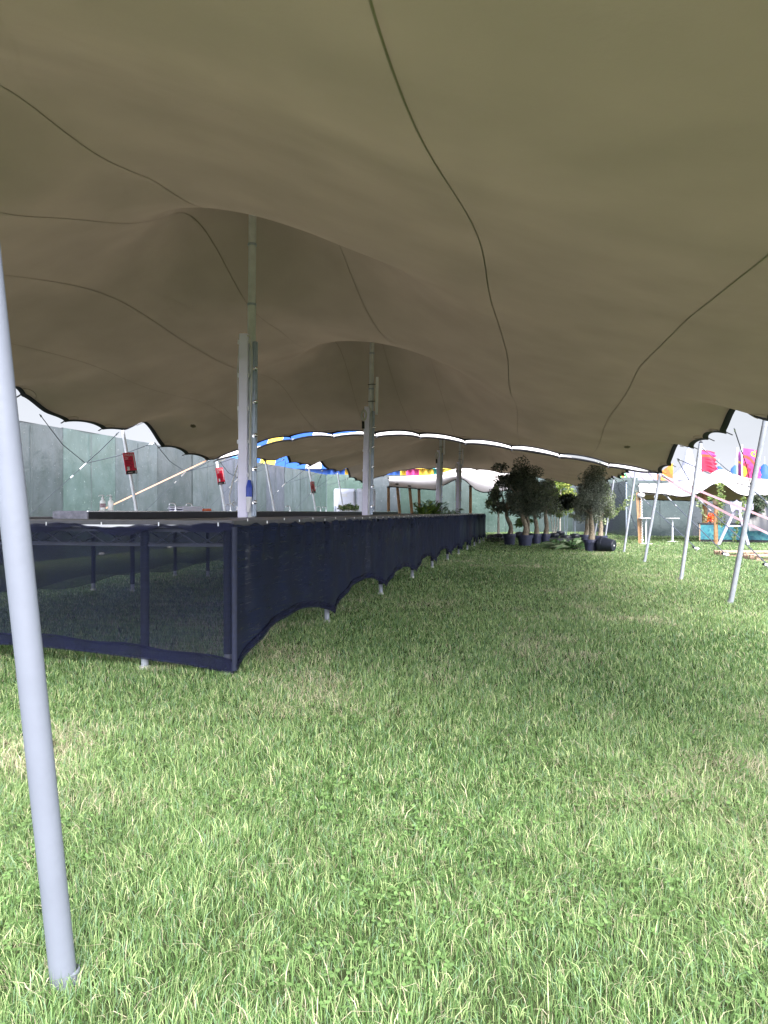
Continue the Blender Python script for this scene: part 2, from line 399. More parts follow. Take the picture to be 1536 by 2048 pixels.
# ------------------------------------------------------------------ edge poles
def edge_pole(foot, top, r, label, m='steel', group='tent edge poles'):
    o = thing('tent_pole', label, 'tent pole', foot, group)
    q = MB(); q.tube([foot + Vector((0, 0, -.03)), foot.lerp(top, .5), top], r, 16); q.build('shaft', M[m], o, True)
    q = MB(); q.lathe(foot, [(r * .9, -.02), (r * 1.12, -.02), (r * 1.12, .03), (r * 1.0, .035)], 16); q.build('foot_cap', M[m], o)
    q = MB(); d = (top - foot).normalized(); q.tube([top, top + d * .02, top + d * .05], [r * .9, r * .95, r * .3], 12); q.build('top_cap', M['black'], o)
    return o
PF = gnd(130, 1.965)
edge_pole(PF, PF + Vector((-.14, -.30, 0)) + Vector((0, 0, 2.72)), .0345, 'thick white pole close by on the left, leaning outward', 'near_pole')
for s, st, lab in ((5.7, 5.35, 'grey tent pole at the right edge of the picture, nearest of its row'),
                   (9.35, 9.4, 'grey tent pole in front of the teal bar, second in its row from the right'),
                   (14.25, 14.1, 'grey tent pole carrying the far right corner of the nearer tent'),
                   (18.9, 18.95, 'grey tent pole beyond the fallen pot, with a black guy beside its foot'),
                   (26.0, 25.9, 'grey tent pole just right of the fallen black pot'),
                   (31.7, 31.6, 'thin pale tent pole seen behind the right olive tree trunks')):
    z = hz(st if st < 14.12 else st - DS, -5.38)
    edge_pole(ST(s, -5.05), ST(st, -5.42, z + .02), .036, lab)
LPOLE = ((9.75, 9.43, 'white tent pole with a red sign above the pump bottles'), (14.5, 14.3, 'white tent pole with a red sign left of the first mast'),
         (18.6, 18.15, 'white tent pole right of the first mast, bare'), (23.3, 22.9, 'white tent pole with a small red sign between the two masts'),
         (27.6, 27.2, 'white tent pole in front of the white cold cabinets'), (5.4, 5.1, 'white tent pole hidden mostly behind the thick near pole'))
LP = {}
for s, st, lab in LPOLE:
    z = hz(st if st < 14.12 else st - DS, 6.98)
    f, tp = ST(s, 6.6), ST(st, 7.0, z + .02); LP[st] = (f, tp)
    edge_pole(f, tp, .036, lab, 'white_pole')

# ------------------------------------------------------------------ red notices on poles
def notice(f, tp, zc, label, w=.34, h=.50):
    k = zc / tp.z; c = f.lerp(tp, k)
    up = (tp - f).normalized(); nrm = Vector((-NX[0] * .97 - AX[0] * .24, -NX[1] * .97 - AX[1] * .24, 0)); nrm = (nrm - up * nrm.dot(up)).normalized()
    rt = up.cross(nrm).normalized(); c = c + nrm * .055
    mt = Matrix.Translation(c) @ Matrix((rt, up, nrm)).transposed().to_4x4()
    o = thing('notice', label, 'sign', c, 'red notices on tent poles')
    def plate(x, y, sx, sy, z, m, name):
        q = MB(); q.add([mt @ Vector(v) for v in ((x - sx / 2, y - sy / 2, z), (x + sx / 2, y - sy / 2, z), (x + sx / 2, y + sy / 2, z), (x - sx / 2, y + sy / 2, z),
                                                   (x - sx / 2, y - sy / 2, z - .004), (x + sx / 2, y - sy / 2, z - .004), (x + sx / 2, y + sy / 2, z - .004), (x - sx / 2, y + sy / 2, z - .004))],
                 [(0, 1, 2, 3), (7, 6, 5, 4), (0, 4, 5, 1), (1, 5, 6, 2), (2, 6, 7, 3), (3, 7, 4, 0)]); return q.build(name, m, o)
    plate(0, 0, w, h, 0, M['signred'], 'board')
    plate(0, -h / 2 + .04, w, .08, .006, M['signblack'], 'footer')
    plate(-.05, -h / 2 + .04, .13, .014, .012, M['signwhite'], 'logo')
    plate(w / 2 - .045, -h / 2 + .04, .03, .045, .012, M['signwhite'], 'logo')
    plate(w / 2 - .04, h * .08, .022, h * .62, .006, M['signwhite'], 'stripe')
    plate(-w / 2 + .09, -h / 2 + .135, .07, .085, .006, M['signwhite'], 'emblem')
    for k in range(6): plate(-.03 - .01 * (k % 3), h * .13 - k * .034, .20 - .02 * (k % 3), .012, .006, M['signdark'], 'text_line')
    tm = mt @ Matrix.Translation((-w / 2 + .02, h / 2 - .085, .008)); text_mesh('UNDER', .085, tm, 'lettering', M['signwhite'], o)
    tm = mt @ Matrix.Translation((-w / 2 + .02, h / 2 - .16, .008)); text_mesh('25?', .085, tm, 'lettering', M['signwhite'], o)
    q = MB()
    for dz in (-.18, .18):
        q.tube([c + up * dz - nrm * .10 + rt * .045, c + up * dz - nrm * .02 + rt * .045], .004, 5); q.tube([c + up * dz - nrm * .10 - rt * .045, c + up * dz - nrm * .02 - rt * .045], .004, 5)
    q.build('cable_tie', M['cable'], o)
notice(*LP[9.43], 2.42, 'red notice with white heading on the pole above the pump bottles')
notice(*LP[14.3], 2.36, 'red notice with white heading on the pole left of the first mast')
notice(*LP[22.9], 2.32, 'red notice with white heading on the pole between the two masts', .32, .48)

# ------------------------------------------------------------------ guys
def guy(ratchet, anchor, tips, label):
    o = thing('guy_rope', label, 'guy rope', anchor, 'tent guy ropes')
    q = MB(); q.bar(anchor + Vector((0, 0, .08)), ratchet, .034, .010); q.build('strap', M['rope'], o)
    q = MB(); d = (ratchet - anchor).normalized(); q.bar(ratchet - d * .05, ratchet + d * .16, .05, .03); q.build('ratchet', M['chrome'], o); q = MB(); q.bar(ratchet - d * .34, ratchet - d * .26, .05, .03); q.build('buckle', M['chrome'], o)
    for t in tips:
        q = MB(); q.tube([ratchet + d * .14, ratchet.lerp(t, .5) + Vector((0, 0, -.02)), t], .0085, 6); q.build('line', M['rope'], o)
        e = (t - ratchet).normalized(); q = MB(); q.tube([t - e * .02, t - e * .08 + Vector((0, 0, .022)), t - e * .16, t - e * .08 - Vector((0, 0, .022)), t - e * .02], .008, 6); q.build('shackle', M['chrome'], o)
    q = MB(); q.lathe(anchor, [(0, -.05), (.03, -.05), (.03, .05), (.075, .055), (.085, .085), (.06, .12), (0, .125)], 14); q.build('stake_cap', M['trim'], o, True)
    q = MB(); q.bar(anchor + Vector((0, 0, .06)), anchor + (ratchet - anchor) * .07, .06, .04); q.build('hook', M['black'], o)
def eg(s, t):
    return ST(s, t * 1.002, hz(s if s < 14.12 else s - DS, t * .998) - .01)
for sr, sa, zr, tips, lab in ((9.6, 8.4, 2.35, (6.66, 9.3, 10.84), 'black guy strap left of the sign pole above the pump bottles'),
                        (14.45, 13.2, 2.42, (10.84, 13.9, 16.0), 'black guy strap rising left of the first mast behind the counter'),
                        (18.3, 17.1, 2.4, (14.5, 18.0, 20.1), 'black guy strap passing directly behind the first mast'),
                        (23.05, 21.8, 2.4, (20.2, 22.8, 25.0), 'black guy strap right of the first mast'),
                        (27.4, 26.2, 2.4, (25.0, 27.1, 29.2), 'black guy strap left of the white cold cabinets')):
    guy(ST(sr, 8.2, zr), ST(sa, 10.1, 0), [eg(k, TL) for k in tips], lab)
for sr, tr, zr, sa, ta, tips, lab in ((9.4, -6.4, 1.67, 8.0, -7.6, (6.95, 9.5, 11.75), 'black guy strap running out of the right edge of the picture'),
                        (14.0, -6.4, 1.54, 12.5, -7.5, (11.75, 13.95, 14.6), 'black guy strap with its stake near the pallet'),
                        (18.5, -6.4, 1.68, 16.7, -7.6, (14.7, 16.4, 18.95), 'black guy strap with its stake below the teal bar'),
                        (24.0, -6.4, 1.75, 20.1, -7.5, (20.5, 22.6, 25.2), 'black guy strap staked beneath the second poseur table'),
                        (28.4, -6.3, 1.4, 27.2, -6.7, (25.2, 28.0, 30.0), 'black guy strap staked beside the orange timber post')):
    guy(ST(sr, tr, zr), ST(sa, ta, 0), [eg(k, TR) for k in tips], lab)
def strap(a, b, w, m, label, sag=.12):
    q = MB(); a = Vector(a); b = Vector(b); n = 14; side = (b - a).cross(Vector((0, 0, 1))).normalized(); vs = []
    upv = Vector((0, 0, 1))
    for k in range(n + 1):
        u = k / n; p = a.lerp(b, u) - upv * sag * 4 * u * (1 - u); tw = .25 * math.sin(u * 5)
        e = (upv * math.cos(tw) + side * math.sin(tw)) * w / 2
        vs += [p + e + side * .002, p - e + side * .002, p - e - side * .002, p + e - side * .002]
    q.add(vs, [(4 * k + j, 4 * k + (j + 1) % 4, 4 * k + 4 + (j + 1) % 4, 4 * k + 4 + j) for k in range(n) for j in range(4)])
    o = q.build('tension_strap', M[m], None, False, a); return tag(o, label, 'strap')
CR = ST(14.0, -5.42, 2.24)
strap(CR, (12.2, 17.6, .05), .062, 'strap_pink', 'pink tension strap, upper of two, from the far right tent corner', .0)
strap(CR + Vector((.02, -.03, -.03)), (11.2, 17.0, -.02), .062, 'strap_pink', 'pink tension strap, lower of two, passing the teal bar', .16)
strap(ST(13.6, 6.98, 2.78), (-8.95, 19.3, .75), .042, 'strap_peach', 'peach tension strap slanting down behind the pump bottles', .0)

# ------------------------------------------------------------------ masts
def mast(s, t, zt, lean, label, extras):
    b = ST(s, t); o = thing('tent_mast', label, 'tent mast', b, 'centre masts')
    top = b + Vector((lean, 0, zt)); pt = lambda z, dx=0, dy=0: b + Vector((lean * z / zt + dx, dy, z))
    q = MB(); q.tube([pt(0), pt(2.0)], .062, 18); q.tube([pt(1.9), pt(3.0), pt(4.05)], .056, 18); q.tube([pt(4.0), pt(4.9), pt(zt)], .051, 18)
    q.build('pole', M['mast'], o, True)
    q = MB()
    for z in (4.05, 4.85): q.tube([pt(z), pt(z + .03)], .060, 18)
    q.build('joint_collar', M['rail'], o)
    q = MB(); q.lathe(pt(zt), [(0, .05), (.2, .03), (.26, -.02), (.2, -.07), (.05, -.09), (0, -.09)], 20); q.build('mast_head', M['band'], o, True)
    zb = 3.66; 
    q = MB(); w = .125
    q.bar(pt(1.22, -.085, -.07), pt(zb, -.085, -.07), w, .09, (0, 1, 0)); bt = q.build('light_batten', M['batten'], o)
    md = bt.modifiers.new('b', 'BEVEL'); md.width = .018; md.segments = 3
    q = MB()
    for k in range(6):
        z = 1.35 + k * .44
        for dx in (-.155, -.016): q.box(pt(z, dx, -.075), (.018, .05, .05))
    q.build('clip', M['trim'], bt)
    q = MB(); q.bar(pt(1.24, .06, -.05), pt(zb - .10, .06, -.05), .065, .05, (0, 1, 0)); q.bar(pt(1.24, .06, -.08), pt(zb - .10, .06, -.08), .03, .02, (0, 1, 0)); rl = q.build('mounting_rail', M['rail'], o)
    md = rl.modifiers.new('b', 'BEVEL'); md.width = .008; md.segments = 2
    q = MB()
    for k in range(5):
        z = 1.42 + k * .44
        q.tube([pt(z, .065, -.14), pt(z, .065, -.06)], .018, 8); q.lathe(pt(z + .01, .085, -.13), [(0, .03), (.022, .02), (.028, 0), (.022, -.02), (0, -.03)], 10)
    q.build('eye_bolt', M['chrome'], rl, True)
    cab = [pt(zb - .02, -.06, -.09), pt(zb - .05, .0, -.13), pt(zb - .3, .035, -.13), pt(zb - .8, .03, -.13), pt(zb - 1.3, .01, -.13), pt(zb - 1.6, .02, -.13), pt(zb - 1.75, .015, -.13)]
    q = MB(); q.tube(cab, .009, 8); q.build('cable', M['cable'], o, True)
    if extras == 1:
        q = MB(); q.tube([pt(1.72, .01, -.14), pt(1.66, .01, -.14), pt(1.62, .01, -.14)], [.02, .035, .045], 12)
        q.tube([pt(1.62, .01, -.14), pt(1.5, .01, -.14)], .043, 12); q.build('plug', M['blueplug'], o, True)
        q = MB(); q.tube([pt(1.51, .01, -.14), pt(1.30, .0, -.14)], [.040, .022], 12); q.build('plug_socket', M['trim'], o, True)
    if extras == 1:
        q = MB(); q.tube([pt(1.95, -.14, -.09), pt(1.7, -.22, -.09), pt(1.5, -.26, -.09), pt(1.42, -.25, -.09), pt(1.38, -.20, -.09), pt(1.41, -.17, -.09), pt(1.44, -.2, -.09), pt(1.40, -.235, -.09)], .008, 7)
        q.tube([pt(3.5, -.15, -.07), pt(3.2, -.17, -.07), pt(2.7, -.165, -.07), pt(2.4, -.15, -.07)], .006, 7); q.build('loose_cable', M['cable'], o, True)
    else:
        q = MB()
        for k in range(5):
            r = .13 + .02 * k; q.tube([pt(zb - .1 + r * .6 * math.sin(a) - .1, -.17 - r * .5 * math.cos(a) * .6 + .02, -.12) for a in np.linspace(0, 2 * math.pi, 14)], .007, 6)
        q.build('cable_coil', M['cable'], o, True)
        q = MB(); q.box(pt(zb - .42, -.16, -.12), (.06, .06, .16)); q.build('connector', M['black'], o)
        q = MB(); q.bar(pt(3.5, .13, -.03), pt(4.32, .13, -.03), .06, .14, (0, 1, 0)); pn = q.build('antenna_panel', M['trim'], o)
        q = MB()
        for z in (3.78, 4.16): q.tube([pt(z, -.07, -.02), pt(z, .0, -.075), pt(z, .12, -.05)], .010, 6)
        q.build('bracket', M['black'], pn)
    return o
mast(3.6, 1.39, 5.93, .045, 'nearest centre mast with white light batten and blue plug', 1)
mast(10.24, 1.39, 5.91, .12, 'second centre mast with a coil of cable and antenna panel', 2)
mast(3.6 + DS, 1.39, 5.91, .12, 'third centre mast, beside the palm at the far part of the bar', 2)
mast(10.24 + DS, 1.39, 5.89, .12, 'fourth and farthest centre mast, just before the bar end', 2)

# ------------------------------------------------------------------ bar
HB = 1.232; BL = 26.6; BW = 4.9
bar = thing('bar_counter', 'long rectangular festival bar wrapped in black netting skirts', 'bar', ST(0, 0))
def slab(s0, s1, t0, t1, z0, z1, name, m, parent):
    q = MB(); p = [ST(s0, t0), ST(s1, t0), ST(s1, t1), ST(s0, t1)]
    q.add([v + Vector((0, 0, z0)) for v in p] + [v + Vector((0, 0, z1)) for v in p], [(0, 1, 2, 3), (7, 6, 5, 4), (0, 4, 5, 1), (1, 5, 6, 2), (2, 6, 7, 3), (3, 7, 4, 0)])
    o = q.build(name, m, parent); return o
for a in ((0, BL, 0, 1.25), (0, .85, 1.252, BW), (.852, BL, 4.05, BW), (BL - .85, BL - .002, 1.252, 4.048)):
    c = slab(*a, HB - .030, HB, 'countertop', M['counter'], bar)
    slab(a[0] + .02, a[1] - .02, a[2] + .02, a[3] - .02, HB - .075, HB - .0305, 'underframe', M['counter_edge'], c)
slab(-.012, -.001, .0, BW, HB - .034, HB - .002, 'edge_strip', M['counter_edge'], bar)
slab(-.0, BL, -.012, -.001, HB - .034, HB - .002, 'edge_strip', M['counter_edge'], bar)
slab(-.006, .004, .35, BW, HB - .058, HB - .036, 'pale_batten', M['trim'], bar)
# raised back shelf
slab(3.2, 24.5, 3.55, 4.05, 1.295, 1.315, 'raised_shelf', M['shelf_grey'], bar)
slab(3.2, 24.5, 3.52, 3.54, 1.20, 1.300, 'shelf_front', M['shelf_black'], bar)
slab(3.16, 3.19, 3.52, 4.05, 1.17, 1.305, 'shelf_end', M['shelf_grey'], bar)
slab(3.15, 24.5, 3.500, 3.519, 1.302, 1.318, 'shelf_edge', M['chrome'], bar)
LEGS = [0, 2.72, 5.62, 8.45, 11.1, 13.9, 16.6, 19.3, 22.0, 24.4, BL - .1]
def leg(s, t, wrap, r=.030):
    q = MB(); q.tube([ST(s, t, -.02), ST(s, t, HB - .08)], r, 14); o = q.build('leg', M['steel'], bar, True)
    q = MB(); q.lathe(ST(s, t), [(r, .03), (r * 1.5, .025), (r * 1.5, -.01)], 14); q.build('foot', M['cable'], o)
    if wrap:
        q = MB(); q.tube([ST(s, t, wrap), ST(s, t, .6), ST(s, t, HB - .07)], r + .006, 14); q.build('wrap', M['wrapleg'], o, True)
for s in LEGS: leg(s + .05, .06, .16)
for t in (.80, 2.4, 3.5, 4.8): leg(.05, t, .17)
for s in (5.2, 7.9, 10.6, 13.3, 16.0): leg(s, 4.12, .12); leg(s, 4.84, .12)
for s in (2.6, 5.4, 8.2, 11): leg(s, 1.2, .1)
def truss(a, b, inward, name):
    q = MB(); a = Vector(a); b = Vector(b); inward = Vector(inward); n = max(2, round((b - a).length / .21)); H1, H0 = HB - .085, HB - .205
    for off in (Vector((0, 0, 0)), inward):
        for z in (H1, H0): q.bar(a + off + Vector((0, 0, z)), b + off + Vector((0, 0, z)), .022, .018)
        for k in range(n):
            u0, u1 = k / n, (k + 1) / n; z0, z1 = (H0, H1) if k % 2 else (H1, H0)
            q.tube([a.lerp(b, u0) + off + Vector((0, 0, z0)), a.lerp(b, u1) + off + Vector((0, 0, z1))], .006, 6)
    return q.build(name, M['truss'], bar)
inn = Vector((AX[0], AX[1], 0)) * .26; inl = Vector((NX[0], NX[1], 0)) * .26
truss(ST(.05, .10), ST(.05, 2.4), inn, 'truss'); truss(ST(.05, 2.42), ST(.05, 4.8), inn, 'truss')
truss(ST(.4, .06), ST(8.4, .06), inl, 'truss'); truss(ST(8.45, .06), ST(16.6, .06), inl, 'truss'); truss(ST(16.65, .06), ST(26.4, .06), inl, 'truss')
# skirts
def scal_side(s):
    for a, b in zip(LEGS[:-1], LEGS[1:]):
        if a <= s <= b:
            u = (s - a) / (b - a); za = .04 if a == 0 else .11; zb = .11 if b < 26 else .05
            return za + (zb - za) * u + (.25 + .03 * math.sin(a * 3)) * math.sin(math.pi * u) ** .75
    return .1
def near_leg(s): return min(abs(s - l) for l in LEGS)
def side_skirt(u, v):
    s = -.048 + u * (BL + .03); z0 = scal_side(min(max(s, 0), LEGS[-1])); wav = .016 * (math.sin(s * 18.5) + .6 * math.sin(s * 31 + 1))
    z1 = HB - .045 + wav; z = z0 + (z1 - z0) * v
    d = near_leg(s); fold = .024 * math.sin(s * 18.5 + .6 + .8 * math.sin(s * 2.3)) * v ** 3 + .010 * math.sin(s * 41 + 2 * math.sin(s)) * v ** 6 + .014 * math.sin(s * 9) * (1 - v)
    pull = .05 * math.exp(-(d / .25) ** 2) * (1 - v) ** 2
    sag = .04 * math.sin(math.pi * v) * min(1, d / 1.2)
    return ST(s, -.030 + sag * .8 + fold - pull * .2, z)
q = MB(); q.grid(side_skirt, 900, 26); sk = q.build('skirt', M['net_side'], bar, True)
def hem_side(u, v):
    s = -.048 + u * (BL + .03); z0 = scal_side(min(max(s, 0), LEGS[-1])); p = side_skirt(u, 0)
    return Vector((p.x, p.y, z0 - .012 + .075 * v)) - Vector((NX[0], NX[1], 0)) * (.006 + .01 * v)
q = MB(); q.grid(hem_side, 700, 2); q.tube([side_skirt(k / 500, 0) + Vector((0, 0, .055)) for k in range(501)], .007, 5); q.build('hem', M['hem'], sk, True)
FL = [0, .80, 2.4, 3.5, 4.8]
def front_z0(t):
    return float(np.interp(t, [0, .15, .4, .8, 1.3, 1.9, 2.4, 3.0, 3.5, 4.9], [.035, .055, .085, .115, .15, .18, .17, .2, .17, .2]))
def front_skirt(u, v):
    t = -.036 + u * (BW + .03); z0 = front_z0(t)
    wav = .009 * math.sin(t * 9 + 1) + .013 * math.sin(t * 4.1 + .6) + .004 * math.sin(t * 33)
    z1 = HB - .040 + wav; z = z0 + (z1 - z0) * v
    return ST(-.030 + .012 * math.sin(t * 14) * v ** 3 + .03 * math.sin(math.pi * v) * math.sin(math.pi * min(1, max(0, t / .8))), t, z)
q = MB(); q.grid(front_skirt, 240, 20); fk = q.build('skirt', M['net_front'], bar, True)
def hem_front(u, v):
    p = front_skirt(u, 0); return p + Vector((0, 0, -.012 + .10 * v)) - Vector((AX[0], AX[1], 0)) * (.006 + .008 * v)
q = MB(); q.grid(hem_front, 200, 2); q.tube([front_skirt(k / 200, 0) + Vector((0, 0, .09 + .01 * math.sin(k * .21))) - Vector((AX[0], AX[1], 0)) * .012 for k in range(201)], .009, 6); q.build('hem', M['hem'], fk, True)
def top_band(u, v):
    p = front_skirt(u, 1); return p + Vector((0, 0, .004 - (.05 + .03 * math.sin(u * 40)) * v)) - Vector((AX[0], AX[1], 0)) * (.008 + .006 * math.sin(u * 90))
q = MB(); q.grid(top_band, 240, 4); q.build('gathered_top', M['hem'], fk, True)
q = MB(); q.tube([ST(-.036, -.036, .045), ST(-.036, -.036, .6), ST(-.036, -.036, HB - .05)], .022, 10); q.build('corner_roll', M['wrapleg'], sk, True)
# far inner skirts
for (t, z0) in ((4.10, .22), (4.87, .16)):
    q = MB(); q.grid(lambda u, v: ST(.9 + u * 25, t + .02 * math.sin(u * 60), z0 + .10 * math.sin(u * math.pi * 9) ** 2 * (1 - v) + (HB - .06 - z0) * v), 300, 6); q.build('skirt', M['net_front'], bar, True)
q = MB()
for k in range(60):
    s = .2 + k * .43; p = ST(s, -.045, HB - .02 + .012 * math.sin(s * 7)); q.tube([p, p + Vector((0, 0, .022))], .0045, 5)
for k in range(9):
    t = .1 + k * .52; p = ST(-.045, t, HB - .045); q.tube([p, p + Vector((0, 0, .03))], .005, 5)
q.build('cable_tie', M['trim'], bar)

# ------------------------------------------------------------------ things on the bar
SHZ = 1.316
def bottle(p, label, lab):
    o = thing('pump_bottle', label, 'pump bottle', p, 'pump bottles on the bar')
    q = MB(); q.lathe(p, [(0, 0), (.036, 0), (.038, .01), (.038, .115), (.034, .135), (.016, .150), (.016, .158)], 20); q.build('bottle', M['clear'], o, True)
    q = MB(); q.lathe(p, [(.018, .156), (.018, .178), (.008, .182), (.007, .205), (.016, .206), (.016, .216), (0, .218)], 14); q.tube([p + Vector((0, 0, .211)), p + Vector((-.045, -.01, .209)), p + Vector((-.052, -.012, .198))], .006, 7); q.build('pump', M['trim'], o, True)
    if lab:
        q = MB(); q.lathe(p, [(.0388, .045), (.0388, .10)], 20); q.build('label', M['label'], o, True)
p1 = ST(3.75, 3.62, SHZ); p2 = ST(3.83, 3.52, SHZ + .001)
bottle(at(205.5, 1022, 9.75) * 1 + Vector((0, 0, 0)), 'clear pump bottle with a dark label, left of the two', 1)
bottle(at(221.5, 1022, 9.78), 'clear pump bottle with no label, right of the two', 0)
for b_ in [o for o in COL.objects if o.name.startswith('pump_bottle')]: b_.location.z = SHZ + .001
def faucet(s, t, flip, label):
    p = ST(s, t, SHZ); o = thing('bar_tap', label, 'tap', p, 'chrome taps on the back shelf'); q = MB()
    q.tube([p, p + Vector((0, 0, .10)), p + Vector((-.012 * flip, 0, .125)), p + Vector((-.04 * flip, 0, .135)), p + Vector((-.09 * flip, 0, .135)), p + Vector((-.105 * flip, 0, .12)), p + Vector((-.107 * flip, 0, .10))], .009, 8); q.build('spout', M['chrome'], o, True)
    q = MB(); q.lathe(p, [(.022, 0), (.022, .02), (.012, .025)], 12); q.build('base', M['chrome'], o)
    return o
def s_of(px, t):   # where a view column crosses the line t = const
    r = (px - 768) / F; d = (t + 2.396) / (.2146 - .9767 * r); return (r * d + 1.21) * .2146 + (d - 5.66) * .9767
for px, lab in ((351, 'small chrome tap at the left end of the white crate'), (384, 'small chrome tap at the middle of the white crate'), (580, 'chrome tap right of the first mast, on its own'),
                (641, 'chrome tap left of a pair near the cold cabinets'), (652, 'chrome tap right of a pair near the cold cabinets'), (461, 'chrome tap just left of the first mast')):
    faucet(s_of(px, 3.8), 3.8, 1, lab)
sa, sb = s_of(352, 3.8), s_of(408, 3.8)
cr = thing('bottle_crate', 'white plastic crate with an orange end lying on the back shelf', 'crate', ST((sa + sb) / 2, 3.8, SHZ))
q = MB()
ca, cb = sa + .0, sb - .35
for (t0, t1) in ((3.66, 3.675), (3.925, 3.94)):
    q2 = [ST(ca, t0), ST(cb, t0), ST(cb, t1), ST(ca, t1)]
    q.add([v + Vector((0, 0, SHZ)) for v in q2] + [v + Vector((0, 0, SHZ + .085)) for v in q2], [(0, 1, 2, 3), (7, 6, 5, 4), (0, 4, 5, 1), (1, 5, 6, 2), (2, 6, 7, 3), (3, 7, 4, 0)])
for k in range(7):
    s = ca + (cb - ca) * k / 6; q.bar(ST(s, 3.66, SHZ + .045), ST(s, 3.94, SHZ + .045), .085, .012)
q.bar(ST(ca, 3.8, SHZ + .006), ST(cb, 3.8, SHZ + .006), .28, .012); q.build('crate_body', M['whiteplastic'], cr)
slab(cb + .02, sb - .02, 3.64, 3.92, SHZ + .001, SHZ + .045, 'orange_end', M['orange'], cr)

def leafcloud(q, n, blobs, size, cols, flat=0.):
    """many small leaf faces through ellipsoid clumps; blobs = (centre, radii)"""
    w = [b[1][0] * b[1][1] * b[1][2] for b in blobs]
    for _ in range(n):
        c, r = R.choices(blobs, w)[0]
        while True:
            v = Vector((R.uniform(-1, 1), R.uniform(-1, 1), R.uniform(-1, 1)))
            l = v.length
            if l < 1 and R.random() < .45 + .55 * l: break
        p = Vector(c) + Vector((v.x * r[0], v.y * r[1], v.z * r[2]))
        d = Vector((R.gauss(0, 1), R.gauss(0, 1), R.gauss(0, 1) * (1 - flat) + .25)).normalized(); sd = d.orthogonal().normalized()
        sd = (Matrix.Rotation(R.uniform(0, 6.28), 3, d) @ sd); k = size * R.uniform(.6, 1.35); w_ = k * .34
        c0 = R.choice(cols); f = R.uniform(.7, 1.3); q.cur = (c0[0] * f, c0[1] * f, c0[2] * f)
        q.add([p, p + d * k * .5 + sd * w_, p + d * k, p + d * k * .5 - sd * w_], [(0, 1, 2, 3)])
    return q
OLIVE = [(.13, .15, .115), (.19, .21, .17), (.30, .32, .27), (.09, .11, .08)]
DARK = [(.045, .06, .042), (.075, .092, .06), (.11, .13, .09)]
BRIGHT = [(.16, .24, .05), (.22, .30, .07), (.11, .18, .04), (.28, .33, .10)]
PALE = [(.20, .26, .12), (.27, .33, .17), (.13, .18, .08)]
def frond(q, base, dirv, length, droop, w, cols, nl=14):
    base = Vector(base); d = Vector(dirv).normalized(); side = d.cross(Vector((0, 0, 1))).normalized(); pts = []
    for k in range(nl + 1):
        u = k / nl; pts.append(base + d * length * u - Vector((0, 0, 1)) * droop * length * u * u)
    q.cur = R.choice(cols); q.tube(pts, [.008 * (1 - .8 * k / nl) for k in range(nl + 1)], 4)
    for k in range(2, nl + 1):
        u = k / nl; t = (pts[k] - pts[k - 1]).normalized(); ll = length * .38 * math.sin(math.pi * min(1, u * .85 + .12))
        for sg in (-1, 1):
            c0 = R.choice(cols); f = R.uniform(.75, 1.25); q.cur = (c0[0] * f, c0[1] * f, c0[2] * f)
            dd = (side * sg * .75 + t * .75 + Vector((0, 0, R.uniform(-.3, .15)))).normalized(); e = pts[k] + dd * ll; n_ = t * w
            q.add([pts[k] - n_ * .5, pts[k] + dd * ll * .5 - n_ * .8 + Vector((0, 0, .02)), e, pts[k] + dd * ll * .5 + n_ * .8 + Vector((0, 0, .02))], [(0, 1, 2, 3)])

# herb trough on the shelf
hp = ST(s_of(697, 3.8), 3.8, SHZ); hb = thing('herb_trough', 'white wire trough of leafy green herbs on the back shelf', 'planter', hp)
q = MB(); 
for dz in (.01, .05): q.tube([hp + Vector((-.33, -.06, dz)), hp + Vector((.33, -.06, dz)), hp + Vector((.33, .06, dz)), hp + Vector((-.33, .06, dz)), hp + Vector((-.33, -.06, dz))], .006, 6)
for k in range(12): q.tube([hp + Vector((-.33 + .06 * k, -.06, 0)), hp + Vector((-.33 + .06 * k, -.06, .055))], .004, 5)
q.build('wire_rack', M['trim'], hb)
q = MB(); leafcloud(q, 420, [(hp + Vector((-.2, 0, .10)), (.15, .1, .09)), (hp + Vector((0, 0, .13)), (.16, .1, .11)), (hp + Vector((.2, 0, .09)), (.14, .1, .08))], .085, [(.14, .26, .08), (.25, .36, .16), (.4, .42, .25), (.07, .16, .05)], .2); q.build('herbs', M['leaf'], hb)
# coldbox cabinets
def cabinet(px0, px1, d, label):
    a = gnd(px0, d); b = gnd(px1, d); w = b.x - a.x; h = 1.3 + 45 / F * d; c = (a + b) / 2 + Vector((0, .45, 0))
    o = thing('cold_cabinet', label, 'cabinet', c, 'white cold cabinets')
    q = MB(); q.box(c + Vector((0, 0, h / 2)), (w - .03, .9, h)); bd = q.build('body', M['whiteplastic'], o); md = bd.modifiers.new('b', 'BEVEL'); md.width = .05; md.segments = 3
    q = MB(); q.box(c + Vector((.03, -.475, h / 2 + .02)), (w - .22, .05, h - .2)); dr = q.build('door', M['whiteplastic'], o); md = dr.modifiers.new('b', 'BEVEL'); md.width = .02; md.segments = 2
    q = MB(); q.box(c + Vector((0, -.50, h - .28)), (.26, .03, .16)); q.build('latch', M['trim'], dr)
    for sx in (-1, 1):
        q = MB(); q.box(c + Vector((sx * (w / 2 - .09), -.48, h * .62)), (.07, .06, .2)); q.build('handle', M['rail'], o)
    q = MB()
    for k in range(14): q.box(c + Vector((-w / 2 + .07, -.455, h * .25 + k * .07)), (.06, .02, .025))
    q.build('vent', M['rail'], o)
    q = MB(); q.box(c + Vector((0, 0, h + .01)), (w * .9, .8, .06)); q.build('lid', M['whiteplastic'], o)
cabinet(667, 711, 35.2, 'tall white cold cabinet, left of a pair behind the bar')
cabinet(711.5, 751, 35.3, 'tall white cold cabinet, right of a pair, half behind the second mast')

